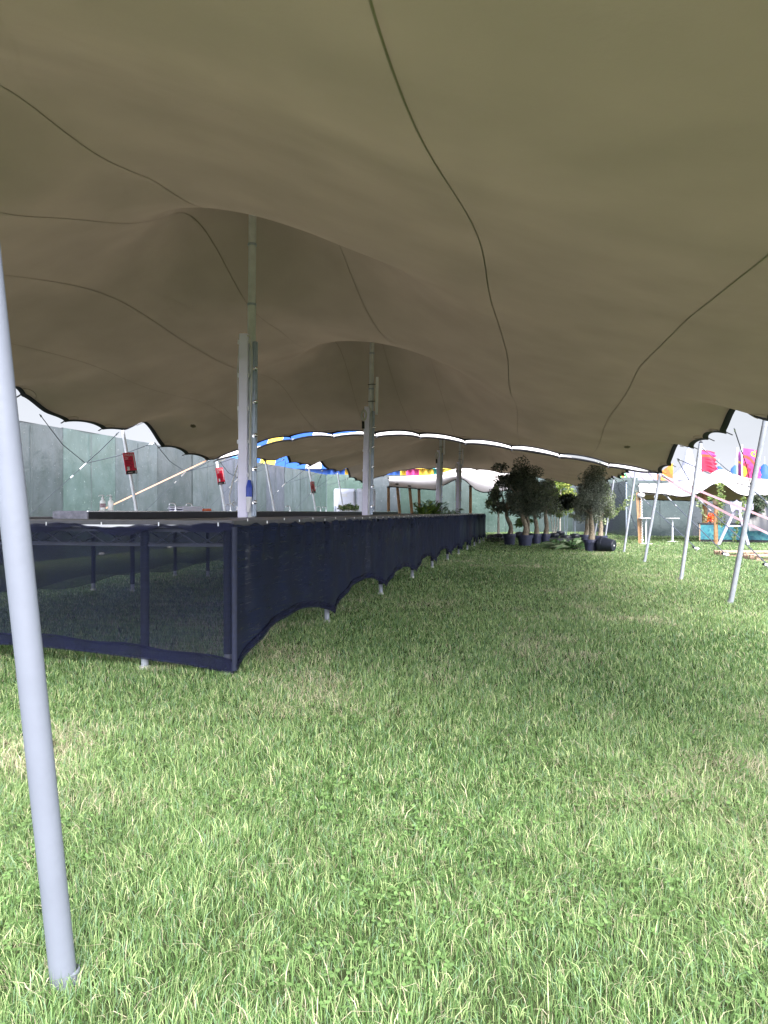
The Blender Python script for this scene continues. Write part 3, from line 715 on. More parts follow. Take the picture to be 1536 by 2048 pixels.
# ------------------------------------------------------------------ hoarding fences
def fence(a, b, h, label, m, pw=2.4, grp=None):
    a = Vector(a); b = Vector(b); n = max(1, round((b - a).length / pw)); o = thing('hoarding_fence', label, 'fence', a)
    d = (b - a).normalized(); nr = Vector((d.y, -d.x, 0))
    if nr.dot(Vector((0, 8, 0)) - a) < 0: nr = -nr
    for k in range(n):
        p = a.lerp(b, k / n) + d * .008; e = a.lerp(b, (k + 1) / n) - d * .008; q = MB(); off = nr * R.uniform(-.012, .012); f = R.uniform(.8, 1.25); tint = R.choice([(1, 1, 1), (1.0, 1.0, 1.0), (1.25, 1.1, 1.3), (.9, 1.05, .95)])
        q.cur = tuple(f * x for x in tint); hh = h + R.uniform(-.02, .02); wob = R.uniform(0, 9)
        def fn(u, v, off=off, p=p, e=e, hh=hh, wob=wob):
            x = p.lerp(e, u) + off; amp = .014 * math.sin(u * math.pi) + 0
            return x + nr * (.030 + amp * (math.sin(v * 7 + wob) + math.sin(u * 9 + wob * 2 + v * 5))) + Vector((0, 0, -.05 + (hh + .05) * v))
        q.grid(fn, 10, 16)
        q.grid(lambda u, v: fn(1 - u, v) - nr * .06, 10, 16)
        q.add([fn(0, 1), fn(1, 1), fn(1, 1) - nr * .06, fn(0, 1) - nr * .06], [(0, 1, 2, 3)])
        q.build('panel', M[m], o, True)
        q = MB(); q.bar(p + Vector((0, 0, 0)) - nr * .06, p - nr * .06 + Vector((0, 0, hh - .1)), .08, .08); q.build('post', M['rail'], o)
        q = MB(); c = p.lerp(e, .5) + off + nr * .048; q.bar(c, c + Vector((0, 0, hh - .06)), .03, .008, (1, 0, 0)); q.cur = (f, f, f); q.build('joint_strip', M[m], o)
fence(ST(2, 10.4), ST(36.5, 10.4), 3.6, 'tall dented green steel hoarding along the left side', 'hoard')
fence(ST(36.5, 10.4) + Vector((.02, .05, 0)), (16.8, 47.0, 0), 3.6, 'tall green steel hoarding across the back behind the potted trees', 'hoardback')
fence((13.0, 38.0, 0), (31, 39.2, 0), 3.0, 'slate grey hoarding behind the teal bar', 'hoardgrey', 3.4)
fence((13.0, 38.1, 0), (14.2, 46.2, 0), 3.0, 'slate grey hoarding return beside the back fence', 'hoardgrey', 3.4)

# ------------------------------------------------------------------ potted trees
def pot_mesh(q, c, r, h, axis=None):
    return q.lathe(c, [(0, 0), (r * .74, 0), (r * .88, h * .70), (r * .90, h * .705), (r * .96, h * .71), (r, h * .985), (r * .985, h), (r * .93, h), (r * .90, h * .93)], 32, axis)
def tree(base, ptop, potr, poth, trunk, tr, blobs, nleaf, leaf, cols, label, cat='potted tree', group='potted trees in charcoal tubs', barkm='bark', pot=True, name='potted_tree', limbs=7):
    o = thing(name, label, cat, base, group)
    if pot:
        q = MB(); pot_mesh(q, base, potr, poth); po = q.build('pot', M['pot'], o, True)
        md = po.modifiers.new('e', 'EDGE_SPLIT'); md.split_angle = .7
        q = MB(); q.lathe(base, [(potr * .905, poth * .9), (potr * .4, poth * .93), (0, poth * .94)], 24); q.build('soil', M['soil'], po, True)
    n = len(trunk); q = MB()
    q.tube(trunk, [tr * (1.25 - .55 * k / (n - 1)) * (1 + .12 * math.sin(k * 2.3)) for k in range(n)], 12); q.build('trunk', M[barkm], o, True)
    q = MB(); top = Vector(trunk[-1])
    for k in range(limbs):
        c, r = blobs[k % len(blobs)]; e = Vector(c) + Vector((R.uniform(-.6, .6) * r[0], R.uniform(-.6, .6) * r[1], R.uniform(-.1, .8) * r[2])); m1 = top.lerp(e, .5) + Vector((R.uniform(-.12, .12), R.uniform(-.12, .12), .05))
        q.tube([top - Vector((0, 0, .05)), m1, e], [tr * .5, tr * .28, tr * .08], 6)
        for j in range(3):
            e2 = m1.lerp(e, R.uniform(.2, .9)); e3 = e2 + Vector((R.gauss(0, .3), R.gauss(0, .3), R.uniform(0, .4))); q.tube([e2, e3], [tr * .14, tr * .04], 5)
    q.build('limbs', M[barkm], o, True)
    q = MB(); leafcloud(q, int(nleaf * 2.5), blobs, leaf * .8, cols); q.build('crown', M['leaf'], o)
    return o
def crown(px, py, d, rx, rz, n=9, spread=.8, taper=.5):
    """irregular set of clumps about a view column, real metres at distance d"""
    c = at(px, py, d); out = []
    for k in range(int(n * 2.2)):
        a = R.uniform(0, 6.28); rr = R.uniform(.1, 1) * spread; v = R.uniform(-1, 1); w = 1 - taper * max(0, v)
        f = R.uniform(.2, .40)
        out.append((c + Vector((math.cos(a) * rr * rx * w, math.sin(a) * rr * rx * w, v * rz * .75)), (rx * f, rx * f, rz * f * .8)))
    return out
def ptree(pot_px, d, potr, poth, tpx, tpy, tr, cr, nleaf, cols, label, leaf=.085, bend=.05):
    b = gnd(pot_px, d); tp = at(tpx, tpy, d); tk = []
    z0 = poth * .85
    for k in range(7):
        u = k / 6; tk.append(Vector((b.x + (tp.x - b.x) * u + bend * math.sin(u * 5.2), d + bend * .6 * math.sin(u * 4), z0 + (tp.z - z0) * u)))
    return tree(b, None, potr, poth, tk, tr, cr, nleaf, leaf, cols, label)
R.seed(11)
ptree(1019, 28.1, .26, .44, 1016, 1022, .085, crown(1018, 990, 28.1, .85, .9, 12) + [(at(1000, 935, 28.1), (.35, .3, .18)), (at(1003, 962, 28.1), (.35, .3, .25))], 2600, DARK, 'darkest potted tree, at the left end of the row with a curved trunk', .09, .09)
ptree(1050, 27.3, .31, .42, 1046, 1018, .095, crown(1043, 985, 27.3, .98, 1.05, 15) + [(at(1043, 930, 27.3), (.33, .33, .35)), (at(1040, 945, 27.3), (.4, .4, .3)), (at(1062, 945, 27.3), (.5, .4, .28))], 3600, DARK + OLIVE[:1], 'tallest potted olive, thick pale trunk in the front tub of the row', .085, .07)
ptree(1053, 29.3, .30, .42, 1056, 1022, .08, crown(1058, 995, 29.3, .65, .8, 8), 2000, OLIVE + DARK, 'potted olive mostly hidden behind the tallest one', .08, .05)
ptree(1073, 28.8, .22, .42, 1070, 1022, .085, crown(1068, 996, 28.8, .7, .85, 10), 2600, OLIVE, 'potted olive with speckled trunk, third tub of the row', .075, .03)
ptree(1091, 28.9, .21, .42, 1093, 1020, .085, crown(1087, 992, 28.9, .85, .95, 13), 3000, OLIVE + PALE[:1], 'potted olive with grey green crown in the last tub of the row', .075, .04)
ptree(1183, 23.4, .27, .40, 1183, 1026, .085, crown(1185, 990, 23.4, .78, .92, 15) + [(at(1190, 950, 23.4), (.38, .35, .35)), (at(1196, 935, 23.4), (.25, .25, .22)), (at(1160, 1010, 23.4), (.3, .3, .25))], 5200, OLIVE, 'potted olive standing forward on the right beside the fallen pot', .062, .02)
ptree(1172, 28.3, .24, .40, 1176, 1030, .085, crown(1172, 1000, 28.3, .5, .7, 7), 1500, OLIVE, 'potted olive half hidden left of the forward tree', .075, .02)
ptree(1200, 27.6, .29, .38, 1203, 1034, .085, crown(1212, 1000, 27.6, .6, .9, 11), 2600, PALE + OLIVE, 'potted olive with silvery crown behind the fallen pot', .07, .02)
# unpotted / nursery trees farther back
def btree(px, d, ty, cr, n, cols, label, bark='palebark', tr=.04, stems=1, leaf=.1):
    b = gnd(px, d); o = thing('nursery_tree', label, 'tree', b, 'nursery trees waiting on the grass'); q = MB()
    for k in range(stems):
        e = at(px + (k - (stems - 1) / 2) * 7, ty, d); q.tube([b + Vector((0, 0, .02)), b.lerp(e, .5) + Vector((.03 * k, 0, 0)), e], [tr, tr * .75, tr * .5], 8)
        for c, r in cr[:6]: q.tube([e, Vector(c)], [tr * .4, tr * .1], 5)
    q.build('trunk', M[bark], o, True); q = MB(); leafcloud(q, n, cr, leaf, cols); q.build('crown', M['leaf'], o)
    q = MB(); q.lathe(b, [(0, 0), (.2, 0), (.26, .2), (.24, .26), (.1, .3), (0, .3)], 14); q.build('root_ball', M['potblue'], o, True)
    return o
btree(997, 33, 1020, crown(990, 1000, 33, .45, .8, 8), 900, PALE, 'pale leaved slim tree left of the row of tubs, white trunk', 'palebark', .07, 1, .12)
btree(1108, 34, 1030, crown(1110, 1015, 34, .62, .55, 8), 1400, BRIGHT + PALE, 'bright green multi stemmed tree between the two groups of tubs', 'palebark', .03, 3, .09)
btree(1120, 38, 1010, crown(1120, 988, 38, 1.25, 1.1, 14), 4200, BRIGHT + [(.4, .42, .10)], 'tall yellow green tree at the back between the tubs', 'palebark', .05, 1, .12)
btree(1131, 31, 1024, [(at(1132, 1003, 31), (.55, .5, .30)), (at(1125, 1010, 31), (.4, .4, .22)), (at(1140, 1000, 31), (.35, .3, .25)), (at(1133, 1016, 31), (.3, .3, .12))], 1500, [(.008, .014, .009), (.014, .022, .012)], 'dark umbrella shaped shrub on two thin stems', 'rail', .02, 2, .11)
btree(1150, 33, 1035, crown(1152, 1028, 33, .45, .35, 5), 350, PALE + OLIVE, 'thin leafed sapling behind the clump of spiky plants', 'rail', .018, 1, .08)
btree(1040, 36, 1040, crown(1043, 1042, 36, .6, .45, 6), 900, [(.06, .12, .03), (.10, .17, .05)], 'low green shrub showing between the tub trunks', 'rail', .02, 1, .11)

# fallen pot
fp = at(1212, 1094, 23.0); fp.z = .245
o = tag(bpy.data.objects.new('fallen_pot', None), 'glossy black empty plant pot lying on its side', 'plant pot'); COL.objects.link(o); o.location = fp
axd = Vector((.74, -.66, -.10)).normalized(); xr = axd.orthogonal().normalized(); rot = Matrix((xr, axd.cross(xr), axd)).transposed()
q = MB(); q.lathe(fp - axd * .22, [(.20, .02), (.245, .0), (.25, .03), (.245, .12), (.235, .125), (.185, .48), (.17, .495), (.03, .495), (.03, .49), (0, .49)], 32, rot); w = q.build('pot_wall', M['potblue'], o, True)
md = w.modifiers.new('e', 'EDGE_SPLIT'); md.split_angle = .6
q = MB(); q.lathe(fp + axd * .268, [(0, .014), (.026, .012), (.03, .0)], 14, rot); q.build('drain_plug', M['trim'], o, True)
# spiky plants lying on the grass
for (px, py, d, n, lab) in ((1125, 1093, 25.2, 60, 'clump of spiky green palm leaves lying on the grass, left half'), (1152, 1094, 24.6, 60, 'clump of spiky green palm leaves beside the forward tub')):
    b = gnd(px, d); o = thing('spiky_plant', lab, 'plant', b, 'spiky plants lying on the grass'); q = MB()
    for k in range(n):
        a = R.uniform(0, 6.28); el = R.uniform(.05, .8); dv = Vector((math.cos(a) - .25, math.sin(a) * .7, el)); ln = R.uniform(.5, .85); bb = b + Vector((R.uniform(-.25, .25), R.uniform(-.2, .2), .06)); dv.normalize(); sd = dv.cross(Vector((0, 0, 1))).normalized() * .022
        c0 = R.choice([(.10, .20, .08), (.20, .31, .15), (.36, .45, .28), (.05, .09, .04)]); q.cur = c0; tip = bb + dv * ln - Vector((0, 0, .35 * ln * ln)); md_ = bb + dv * ln * .55
        tip.z = max(tip.z, .03); q.add([bb - sd * .5, bb + sd * .5, md_ + sd, tip, md_ - sd], [(0, 1, 2, 3, 4)])
    q.build('leaves', M['leaf'], o); q = MB(); q.lathe(b, [(0, 0), (.16, 0), (.2, .1), (.12, .16), (0, .17)], 12); q.build('root_ball', M['potblue'], o, True)
# dark sacks and trays
for (px, py, d, w, h, lab) in ((987, 0, 33.0, .30, .24, 'black lumpy sack by the far bar corner, left of two'), (999, 0, 32.6, .24, .24, 'black lumpy sack by the far bar corner, right of two')):
    b = gnd(px, d); q = MB(); q.grid(lambda u, v: b + Vector((w * math.sin(math.pi * v) ** .7 * math.cos(6.283 * u) * (1 + .15 * math.sin(u * 19)), w * .8 * math.sin(math.pi * v) ** .7 * math.sin(6.283 * u) * (1 + .15 * math.sin(u * 25)), h * (1 - math.cos(math.pi * v)) / 2 * (1 + .1 * math.sin(u * 31)))), 20, 10)
    tag(q.build('sack', M['potblue'], None, True, b), lab, 'sack', 'black sacks by the bar end')
for (px, d, w, lab) in ((1110, 29.5, .8, 'flat black plant tray behind the tubs, left of two'), (1134, 29.0, .9, 'flat black plant tray behind the spiky plants, right of two'), ):
    b = gnd(px, d); q = MB(); q.box(b + Vector((0, 0, .05)), (w, .5, .1))
    for sx in (-1, 1): q.box(b + Vector((sx * (w / 2 - .02), 0, .16)), (.04, .5, .12))
    for sy in (-1, 1): q.box(b + Vector((0, sy * .23, .16)), (w - .08, .04, .12))
    q.box(b + Vector((0, 0, .21)), (w - .09, .41, .02))
    tag(q.build('plant_tray', M['potblue'], None, False, b), lab, 'tray', 'black plant trays')
# low ivy by far corner of bar
b = gnd(988, 30.6); q = MB(); leafcloud(q, 260, [(b + Vector((0, 0, .1)), (.35, .4, .12)), (b + Vector((.3, .2, .08)), (.3, .3, .09))], .09, DARK + [(.05, .09, .03)], .3)
tag(q.build('creeping_plant', M['leaf'], None, False, b), 'low dark creeping plant at the foot of the far bar corner', 'plant')
# areca palms behind the bar
def palm(px, d, z0, n, ln, lab, cols):
    b = gnd(px, d); o = thing('potted_palm', lab, 'palm', b, 'palms standing inside the bar'); q = MB()
    q.lathe(b, [(0, 0), (.2, 0), (.25, z0 * .9), (.22, z0)], 18); q.build('pot', M['pot'], o, True); q = MB()
    for k in range(n):
        a = R.uniform(0, 6.28); el = R.uniform(.7, 2.6); frond(q, b + Vector((R.uniform(-.08, .08), R.uniform(-.08, .08), z0)), (math.cos(a), math.sin(a), el), ln * R.uniform(.6, 1.1), R.uniform(.1, .4), .03, cols)
    q.build('fronds', M['leaf'], o)
palm(853, 24.5, .95, 22, .95, 'leafy areca palm left of the third mast', [(.05, .11, .02), (.12, .22, .03), (.22, .30, .05), (.03, .06, .015)])
palm(875, 24.8, .95, 16, 1.15, 'taller areca palm touching the third mast', [(.06, .13, .03), (.12, .22, .05), (.03, .07, .02)])
palm(902, 25.5, .9, 14, .6, 'small palm between the third and fourth masts', [(.10, .17, .06), (.2, .27, .12), (.05, .1, .03)])

# ------------------------------------------------------------------ marquees beyond
def marquee(name, label, xs, front, ridge, back, d0, dm, d1, tabs, skew=lambda s, t, z: Vector((s, t, z))):
    C = []
    for x in np.arange(xs[0], xs[1] + .01, .35):
        C += [(x, d0, float(np.interp(x, *zip(*front)))), (x, dm, float(np.interp(x, *zip(*ridge)))), (x, d1, float(np.interp(x, *zip(*back))))]
    sh = Sheet(C, .02)
    return tent(name, label, 0, sh, xs[0], xs[1], d0, d1, skew, ((d0 + dm) / 2,), 'white marquees', 90, 40, 'tent_top', 'marq_under', tabs, .03, .04, .0), sh
def fx(px, d): return (px - 768) / F * d
fr = [(fx(1278, 30), 2.15), (fx(1340, 30), 2.02), (fx(1368, 30), 1.92), (fx(1395, 30), 2.05), (fx(1417, 30), 2.32), (fx(1436, 30), 2.62), (fx(1460, 30), 2.28), (fx(1482, 30), 1.98), (fx(1536, 30), 1.98), (fx(1600, 30), 2.3), (24, 1.9)]
rg = [(fx(1278, 33), 2.60), (fx(1340, 33), 2.75), (fx(1385, 33), 3.02), (fx(1410, 33), 3.30), (fx(1430, 33), 3.12), (fx(1460, 33), 2.86), (fx(1536, 33), 2.78), (24, 2.9)]
bk = [(10.5, 1.95), (14, 1.88), (20, 1.9), (24, 1.9)]
mq, msh = marquee('marquee', 'white peaked marquee over the teal bar on the right', (10.75, 22.0), fr, rg, bk, 30, 33, 36.3, 1.6, lambda s, t, z: Vector((s + (t - 30) * .36 * max(0, 1 - (s - 10.75) / 11.25), t, z)))
fr2 = [(.2, 2.63), (fx(872, 37), 2.45), (fx(888, 37), 2.72), (fx(913, 37), 3.0), (fx(927, 37), 3.02), (fx(945, 37), 2.6), (fx(960, 37), 2.32), (fx(991, 37), 2.34), (fx(1030, 37), 2.5), (8, 2.4)]
mq2, msh2 = marquee('marquee', 'white marquee on timber poles behind the far end of the bar', (.25, 7.6), fr2, [(0, 3.2), (3, 3.35), (4.5, 3.9), (8, 3.4)], [(0, 3.3), (8, 3.3)], 37, 39.5, 42, 1.5)
def post(a, b, r, label, name='timber_post', m='timber', cat='post', group='timber marquee posts'):
    a = Vector(a); b = Vector(b); o = thing(name, label, cat, a, group); q = MB(); md_ = a.lerp(b, .5) + Vector((R.uniform(-.03, .03), 0, 0)); q.tube([a - Vector((0, 0, .02)), md_, b], [r, r * .92, r * .85], 12); q.build('shaft', M[m], o, True)
    q = MB(); q.tube([b - Vector((0, 0, .05)), b + Vector((0, 0, .03))], r * 1.05, 10); q.build('cap', M['black'], o); return o
for px, d, pt_, lab in ((777, 37, (777, 974), 'timber post at the left corner of the back marquee'), (803, 37.5, (794, 968), 'leaning timber post second from the left of the back marquee'),
                        (826, 37.3, (819, 972), 'leaning timber post near the middle of the back marquee'), (840, 37.2, (838, 978), 'timber post behind the areca palm'),
                        (915, 38, (914, 962), 'timber post seen beside the fourth mast'), (940, 37.2, (941, 972), 'timber post right of the fourth mast')):
    post(gnd(px, d), at(*pt_, d), .085, lab)
post(gnd(1409, 32), at(1408, 968, 32), .12, 'timber post at the left end of the teal bar')
pp = post(gnd(1432, 28.6), at(1433, 1010, 28.6), .085, 'short timber post carrying a potted fern')
# vine-wrapped orange timber frame at left of right marquee
ob = gnd(1280, 29.2); o = thing('timber_screen', 'orange timber slats wound with fairy lights at the marquee corner', 'timber screen', ob)
for k, (px0, px1) in enumerate(((1278, 1273), (1280.5, 1276), (1283, 1280.5))):
    q = MB(); q.bar(gnd(px0, 29.2 + k * .03), at(px1, 985, 29.2 + k * .03), .042, .03); q.build('slat', M['timber'], o)
q = MB()
for k in range(60):
    u = k / 59; c = gnd(1283.5, 29.1).lerp(at(1281, 986, 29.1), u); q.box(c + Vector((.02 * math.sin(k * 2.1) + .02, -.03, 0)), (.026, .025, .025))
q.build('fairy_lights', M['trim'], o)
q = MB(); q.lathe(at(1282, 990, 29.1), [(0, .1), (.12, .06), (.16, 0), (.12, -.08), (0, -.12)], 12); q.build('globe_lamp', M['trim'], o, True)
def vine(a, b, n, w, cols, label, sag=0., leaf=.09):
    q = MB(); a = Vector(a); b = Vector(b); pts = [a.lerp(b, k / 20) - Vector((0, 0, sag * 4 * (k / 20) * (1 - k / 20))) + Vector((R.uniform(-.04, .04), R.uniform(-.04, .04), 0)) for k in range(21)]
    q.cur = (.06, .08, .03); q.tube(pts, .008, 5)
    leafcloud(q, n, [(p, (w, w, w)) for p in pts], leaf, cols); return tag(q.build('ivy_garland', M['leaf'], None, False, a), label, 'garland', 'ivy garlands')
vine(at(1272, 990, 30), at(1200, 1052, 30), 420, .12, PALE + BRIGHT[:1] + [(.4, .45, .3)], 'leafy garland slanting from the orange timber screen down to the olive trees')
vine(at(1440, 968, 28.4), at(1444, 1050, 28.4), 330, .13, PALE + BRIGHT, 'leafy garland hanging over the potted fern post')
vine(at(1488, 996, 28.2), at(1468, 1080, 28.2), 260, .08, BRIGHT + PALE, 'leafy garland trailing over the white trestle')
vine(at(1395, 1000, 30), at(1412, 1040, 30), 90, .07, PALE, 'short leafy garland above the orange flowers')
# fern pot on the post
b = at(1432, 1010, 28.6); o = thing('potted_fern', 'green fern in a pale pot on top of the short timber post', 'fern', b); q = MB()
q.lathe(b, [(0, .0), (.10, 0), (.14, .22), (.12, .22)], 16); q.build('pot', M['pallet'], o, True); q = MB()
for k in range(20):
    a = R.uniform(0, 6.28); frond(q, b + Vector((0, 0, .2)), (math.cos(a), math.sin(a), R.uniform(.3, 1.6)), R.uniform(.3, .5), R.uniform(.3, .8), .03, [(.12, .26, .06), (.2, .34, .1), (.3, .4, .16)], 9)
q.build('fronds', M['leaf'], o)
# teal bar
tb = gnd(1401, 30.6); o = thing('bar_counter', 'bar front draped in marbled teal cloth under the white marquee', 'bar', tb)
e = tb + Vector((6.2, -2.2, 0)); d_ = (e - tb).normalized(); nn = Vector((-d_.y, d_.x, 0)); rot = Matrix((d_, nn, Vector((0, 0, 1)))).transposed(); ln = (e - tb).length
cc = tb.lerp(e, .5) + nn * .35
q = MB(); q.box(cc + Vector((0, 0, .06)), (ln - .04, .6, .12), rot); q.build('plinth', M['black'], o)
q = MB(); q.grid(lambda u, v: tb.lerp(e, u) + nn * (.02 * math.sin(u * 55) * (1 - v)) + Vector((0, 0, .12 + .64 * v)), 120, 8)
q.grid(lambda u, v: tb + nn * (.62 * (1 - u)) + Vector((0, 0, .12 + .64 * v)), 4, 4); q.build('front_cloth', M['teal'], o, True)
q = MB(); q.box(cc + Vector((0, 0, .79)), (ln + .08, .74, .06), rot); q.build('top', M['shelf_black'], o)
q = MB(); q.box(tb + Vector((-.03, .02, .43)), (.04, .05, .72)); q.build('end_post', M['pallet'], o)
# orange flowers on teal bar
b = tb + d_ * .45 + nn * .2 + Vector((0, 0, .82)); o = thing('flower_arrangement', 'orange and red flowers on the left end of the teal bar', 'flowers', b); q = MB()
q.lathe(b, [(0, 0), (.07, 0), (.09, .12), (.08, .14)], 14); q.build('vase', M['pallet'], o, True)
q = MB(); leafcloud(q, 260, [(b + Vector((.02, 0, .27)), (.2, .15, .16)), (b + Vector((-.1, 0, .16)), (.16, .12, .1))], .11, [(.75, .13, .03), (.8, .25, .05), (.7, .05, .04), (.8, .6, .4)]); q.build('blossom', M['petal'], o)
# white trestle (A-frame)
b = gnd(1468, 28.0); o = thing('trestle', 'white A-frame trestle with lilac cloth in front of the teal bar', 'trestle', b)
for (p0, p1) in (((1437, 28.0), (1474, 1010)), ((1497, 27.8), (1474, 1010))):
    q = MB(); q.bar(gnd(*p0), at(*p1, 28.0), .10, .05, (0, 1, 0)); q.build('leg', M['lilac'], o)
q = MB(); q.bar(at(1455, 1052, 28.0), at(1486, 1052, 27.95), .06, .04, (0, 1, 0)); q.build('crossbar', M['lilac'], o)
q = MB(); q.grid(lambda u, v: at(1462 + 22 * u, 1002 + 20 * v + 3 * math.sin(u * 9), 27.8) + Vector((0, .05 * math.sin(u * 12 + v * 4), 0)), 16, 10); q.grid(lambda u, v: at(1462 + 22 * u, 1002 + 20 * v + 3 * math.sin(u * 9), 27.8) + Vector((0, .012 + .05 * math.sin(u * 12 + v * 4), 0)), 16, 10); q.build('cloth', M['lilac'], o, True)
# lilac bunting cloth further right
q = MB(); q.grid(lambda u, v: at(1486 + 22 * u, 1006 + 12 * v + 4 * math.sin(u * 3.1), 28.6) + Vector((0, .04 * math.sin(u * 20), 0)), 20, 6); q.grid(lambda u, v: at(1486 + 22 * u, 1006 + 12 * v + 4 * math.sin(u * 3.1), 28.6) + Vector((0, .012 + .04 * math.sin(u * 20), 0)), 20, 6)
tag(q.build('cloth_swag', M['lilac'], None, True, at(1497, 1010, 28.6)), 'lilac cloth swag hung between trestle and dark foliage', 'cloth')
# dark foliage mass and draped equipment
b = gnd(1520, 28.2); o = thing('draped_equipment', 'equipment under a dark sheet behind the teal bar, right edge', 'covered equipment', at(1521, 1050, 29.2)); q = MB()
q.grid(lambda u, v: at(1494 + 60 * u, 1052, 29.2) + Vector((0, .3 * math.sin(3.14 * v) - .15, max(0, (.5 + .62 * math.sin(3.1 * min(1, u * .9 + .05)) + .06 * math.sin(u * 22)) * math.sin(3.14 * v) ** .5) - .2)), 30, 12); q.build('sheet', M['potblue'], o, True)
q = MB(); leafcloud(q, 700, [(at(1516, 1010, 28.9), (.22, .25, .42)), (at(1526, 1003, 28.9), (.3, .25, .3)), (at(1508, 1005, 28.9), (.15, .2, .35))], .11, DARK + [(.05, .09, .05)])
tag(q.build('hanging_foliage', M['leaf'], None, False, at(1518, 1008, 28.9)), 'dark green hanging foliage above the covered equipment', 'foliage')
# poseur tables
def poseur(px, d, h, label):
    b = gnd(px, d); o = thing('poseur_table', label, 'table', b, 'white poseur tables'); q = MB(); q.lathe(b, [(0, h - .03), (.29, h - .03), (.30, h - .015), (.29, h), (0, h)], 28); q.build('tabletop', M['trim'], o)
    q = MB(); q.tube([b + Vector((0, 0, .02)), b + Vector((0, 0, h - .03))], .032, 12); q.build('stem', M['whiteplastic'], o, True)
    q = MB(); q.lathe(b, [(0, .03), (.05, .03), (.24, .012), (.25, 0)], 24); q.build('base', M['trim'], o, True); return o
poseur(1292, 29.0, 1.06, 'white poseur table beside the orange timber screen'); poseur(1345, 31.0, 1.04, 'white poseur table standing alone left of the teal bar')
# pallets
def pallet(c, ang, label, L_=1.6):
    o = thing('pallet', label, 'pallet', c, 'wooden pallets'); rot = Matrix.Rotation(ang, 3, 'Z')
    for k in range(5):
        q = MB(); q.box(Vector(c) + rot @ Vector((0, -.4 + .2 * k, .125)), (L_, .12, .022), rot); q.build('top_board', M['pallet'], o)
    q = MB()
    for x in (-.47, 0, .47):
        for y in (-.36, 0, .36): q.box(Vector(c) + rot @ Vector((x * L_, y, .07)), (.1, .1, .088), rot)
    q.build('block', M['pallet'], o)
    q = MB()
    for y in (-.36, 0, .36): q.box(Vector(c) + rot @ Vector((0, y, .013)), (L_, .1, .022), rot)
    q.build('bottom_board', M['pallet'], o); return o
pallet(gnd(1494, 21.2), -.04, 'flat wooden pallet on the grass at the right, farther of two'); pallet(gnd(1560, 19.3), -.06, 'flat wooden pallet at the right edge, nearer of two')
# festoon bulbs on marquee
o = thing('festoon_lights', 'string of small lamps strung along the front of the white marquee', 'string lights', at(1400, 985, 29.6)); q = MB(); pts = []
for px, py in ((1283, 988), (1310, 990), (1340, 984), (1372, 981), (1402, 975), (1433, 962), (1462, 967), (1500, 969), (1536, 966), (1570, 960)): pts.append(at(px, py, 29.6))
q.tube(pts, .010, 5); q.build('wire', M['black'], o)
for p in pts[:-1]:
    q = MB(); q.lathe(p - Vector((0, 0, .1)), [(0, -.05), (.035, -.02), (.04, .02), (.02, .07), (.02, .1)], 10); q.build('bulb', M['trim'], o, True)

# ------------------------------------------------------------------ colourful structures beyond the hoarding
BLUE = (.012, .075, .34); BLUE2 = (.045, .17, .46); YEL = (.60, .40, .05); PINK = (.50, .05, .22); TEAL = (.05, .34, .36); ORG = (.55, .17, .015); WHT = (.42, .41, .46)
# long blue pavilion behind the left fence
b = gnd(560, 62); o = thing('big_top', 'long blue show tent with yellow panels rising above the left fence', 'show tent', b)
wall = [(360, WHT), (425, BLUE2), (470, YEL), (490, BLUE), (655, BLUE), (690, YEL), (712, BLUE), (745, YEL), (765, BLUE), (800, YEL), (812, PINK), (838, YEL), (868, TEAL), (884, YEL), (905, WHT)]
q = MB()
for (p0, c), (p1, _) in zip(wall[:-1], wall[1:]):
    q.cur = c; q.grid(lambda u, v: gnd(p0 + (p1 - p0) * u, 62) + Vector((0, .25 * math.sin((p0 + (p1 - p0) * u) * .5), (5.1 + .1 * math.sin(u * 3.1)) * v)), 8, 2)
q.build('side_wall', M['painted'], o, True)
q = MB()
def roofcol(u, v): return [BLUE, BLUE, BLUE2, BLUE, YEL, BLUE, BLUE, WHT][int(u * 16) % 8] if u < .72 else [YEL, TEAL, WHT, YEL][int(u * 40) % 4]
q.grid(lambda u, v: Vector((fx(400 + 500 * u, 62) - .3, 61.6 + 9 * v, 5.05 + (4.6 * v ** .8) * (1 - .5 * abs(2 * u - 1) ** 3) + .35 * abs(math.sin(u * 18)) * v)), 64, 8, roofcol); q.build('roof', M['painted'], o, True)
def lathe_tent(px, d, zb, prof, colf, label, group='show tents beyond the fence', n=32, mast_=None):
    b = gnd(px, d); o = thing('big_top', label, 'show tent', b, group); q = MB(); q.lathe(b, prof, n, None, colf); q.build('canvas', M['painted'], o, True)
    q = MB(); zt = prof[-1][1]; q.tube([b + Vector((0, 0, zt - .1)), b + Vector((0, 0, zt + .9))], .05, 6); q.build('finial', M['rail'], o); return o
g1 = (.22, .23, .31); g2 = (.36, .37, .45)
d = 70
lathe_tent(1378, d, 0, [(6.5, 0), (6.4, 2.8), (4.6, 3.5), (3.0, 4.1), (1.7, 4.8), (.95, 5.5), (.62, 6.0), (.66, 6.1), (.52, 6.3), (.3, 7.3), (.05, 7.6)], lambda i, j: (g1 if j % 2 else g2), 'grey white striped big top with a tall spire behind the marquee', n=40)
lathe_tent(1285, 66, 0, [(5.2, 0), (5.0, 3.6), (3.6, 4.4), (1.6, 5.0), (.4, 5.3), (.05, 5.6)], lambda i, j: (g2 if j % 2 else (.27, .23, .33)), 'lilac striped show tent low above the back fence', n=44)
lathe_tent(1438, 90, 0, [(3.4, 0), (3.1, 3.9), (1.9, 4.9), (1.0, 5.6), (.62, 6.2), (.5, 6.7), (.12, 7.1)], lambda i, j: BLUE, 'small blue peaked tent right of the red flag')
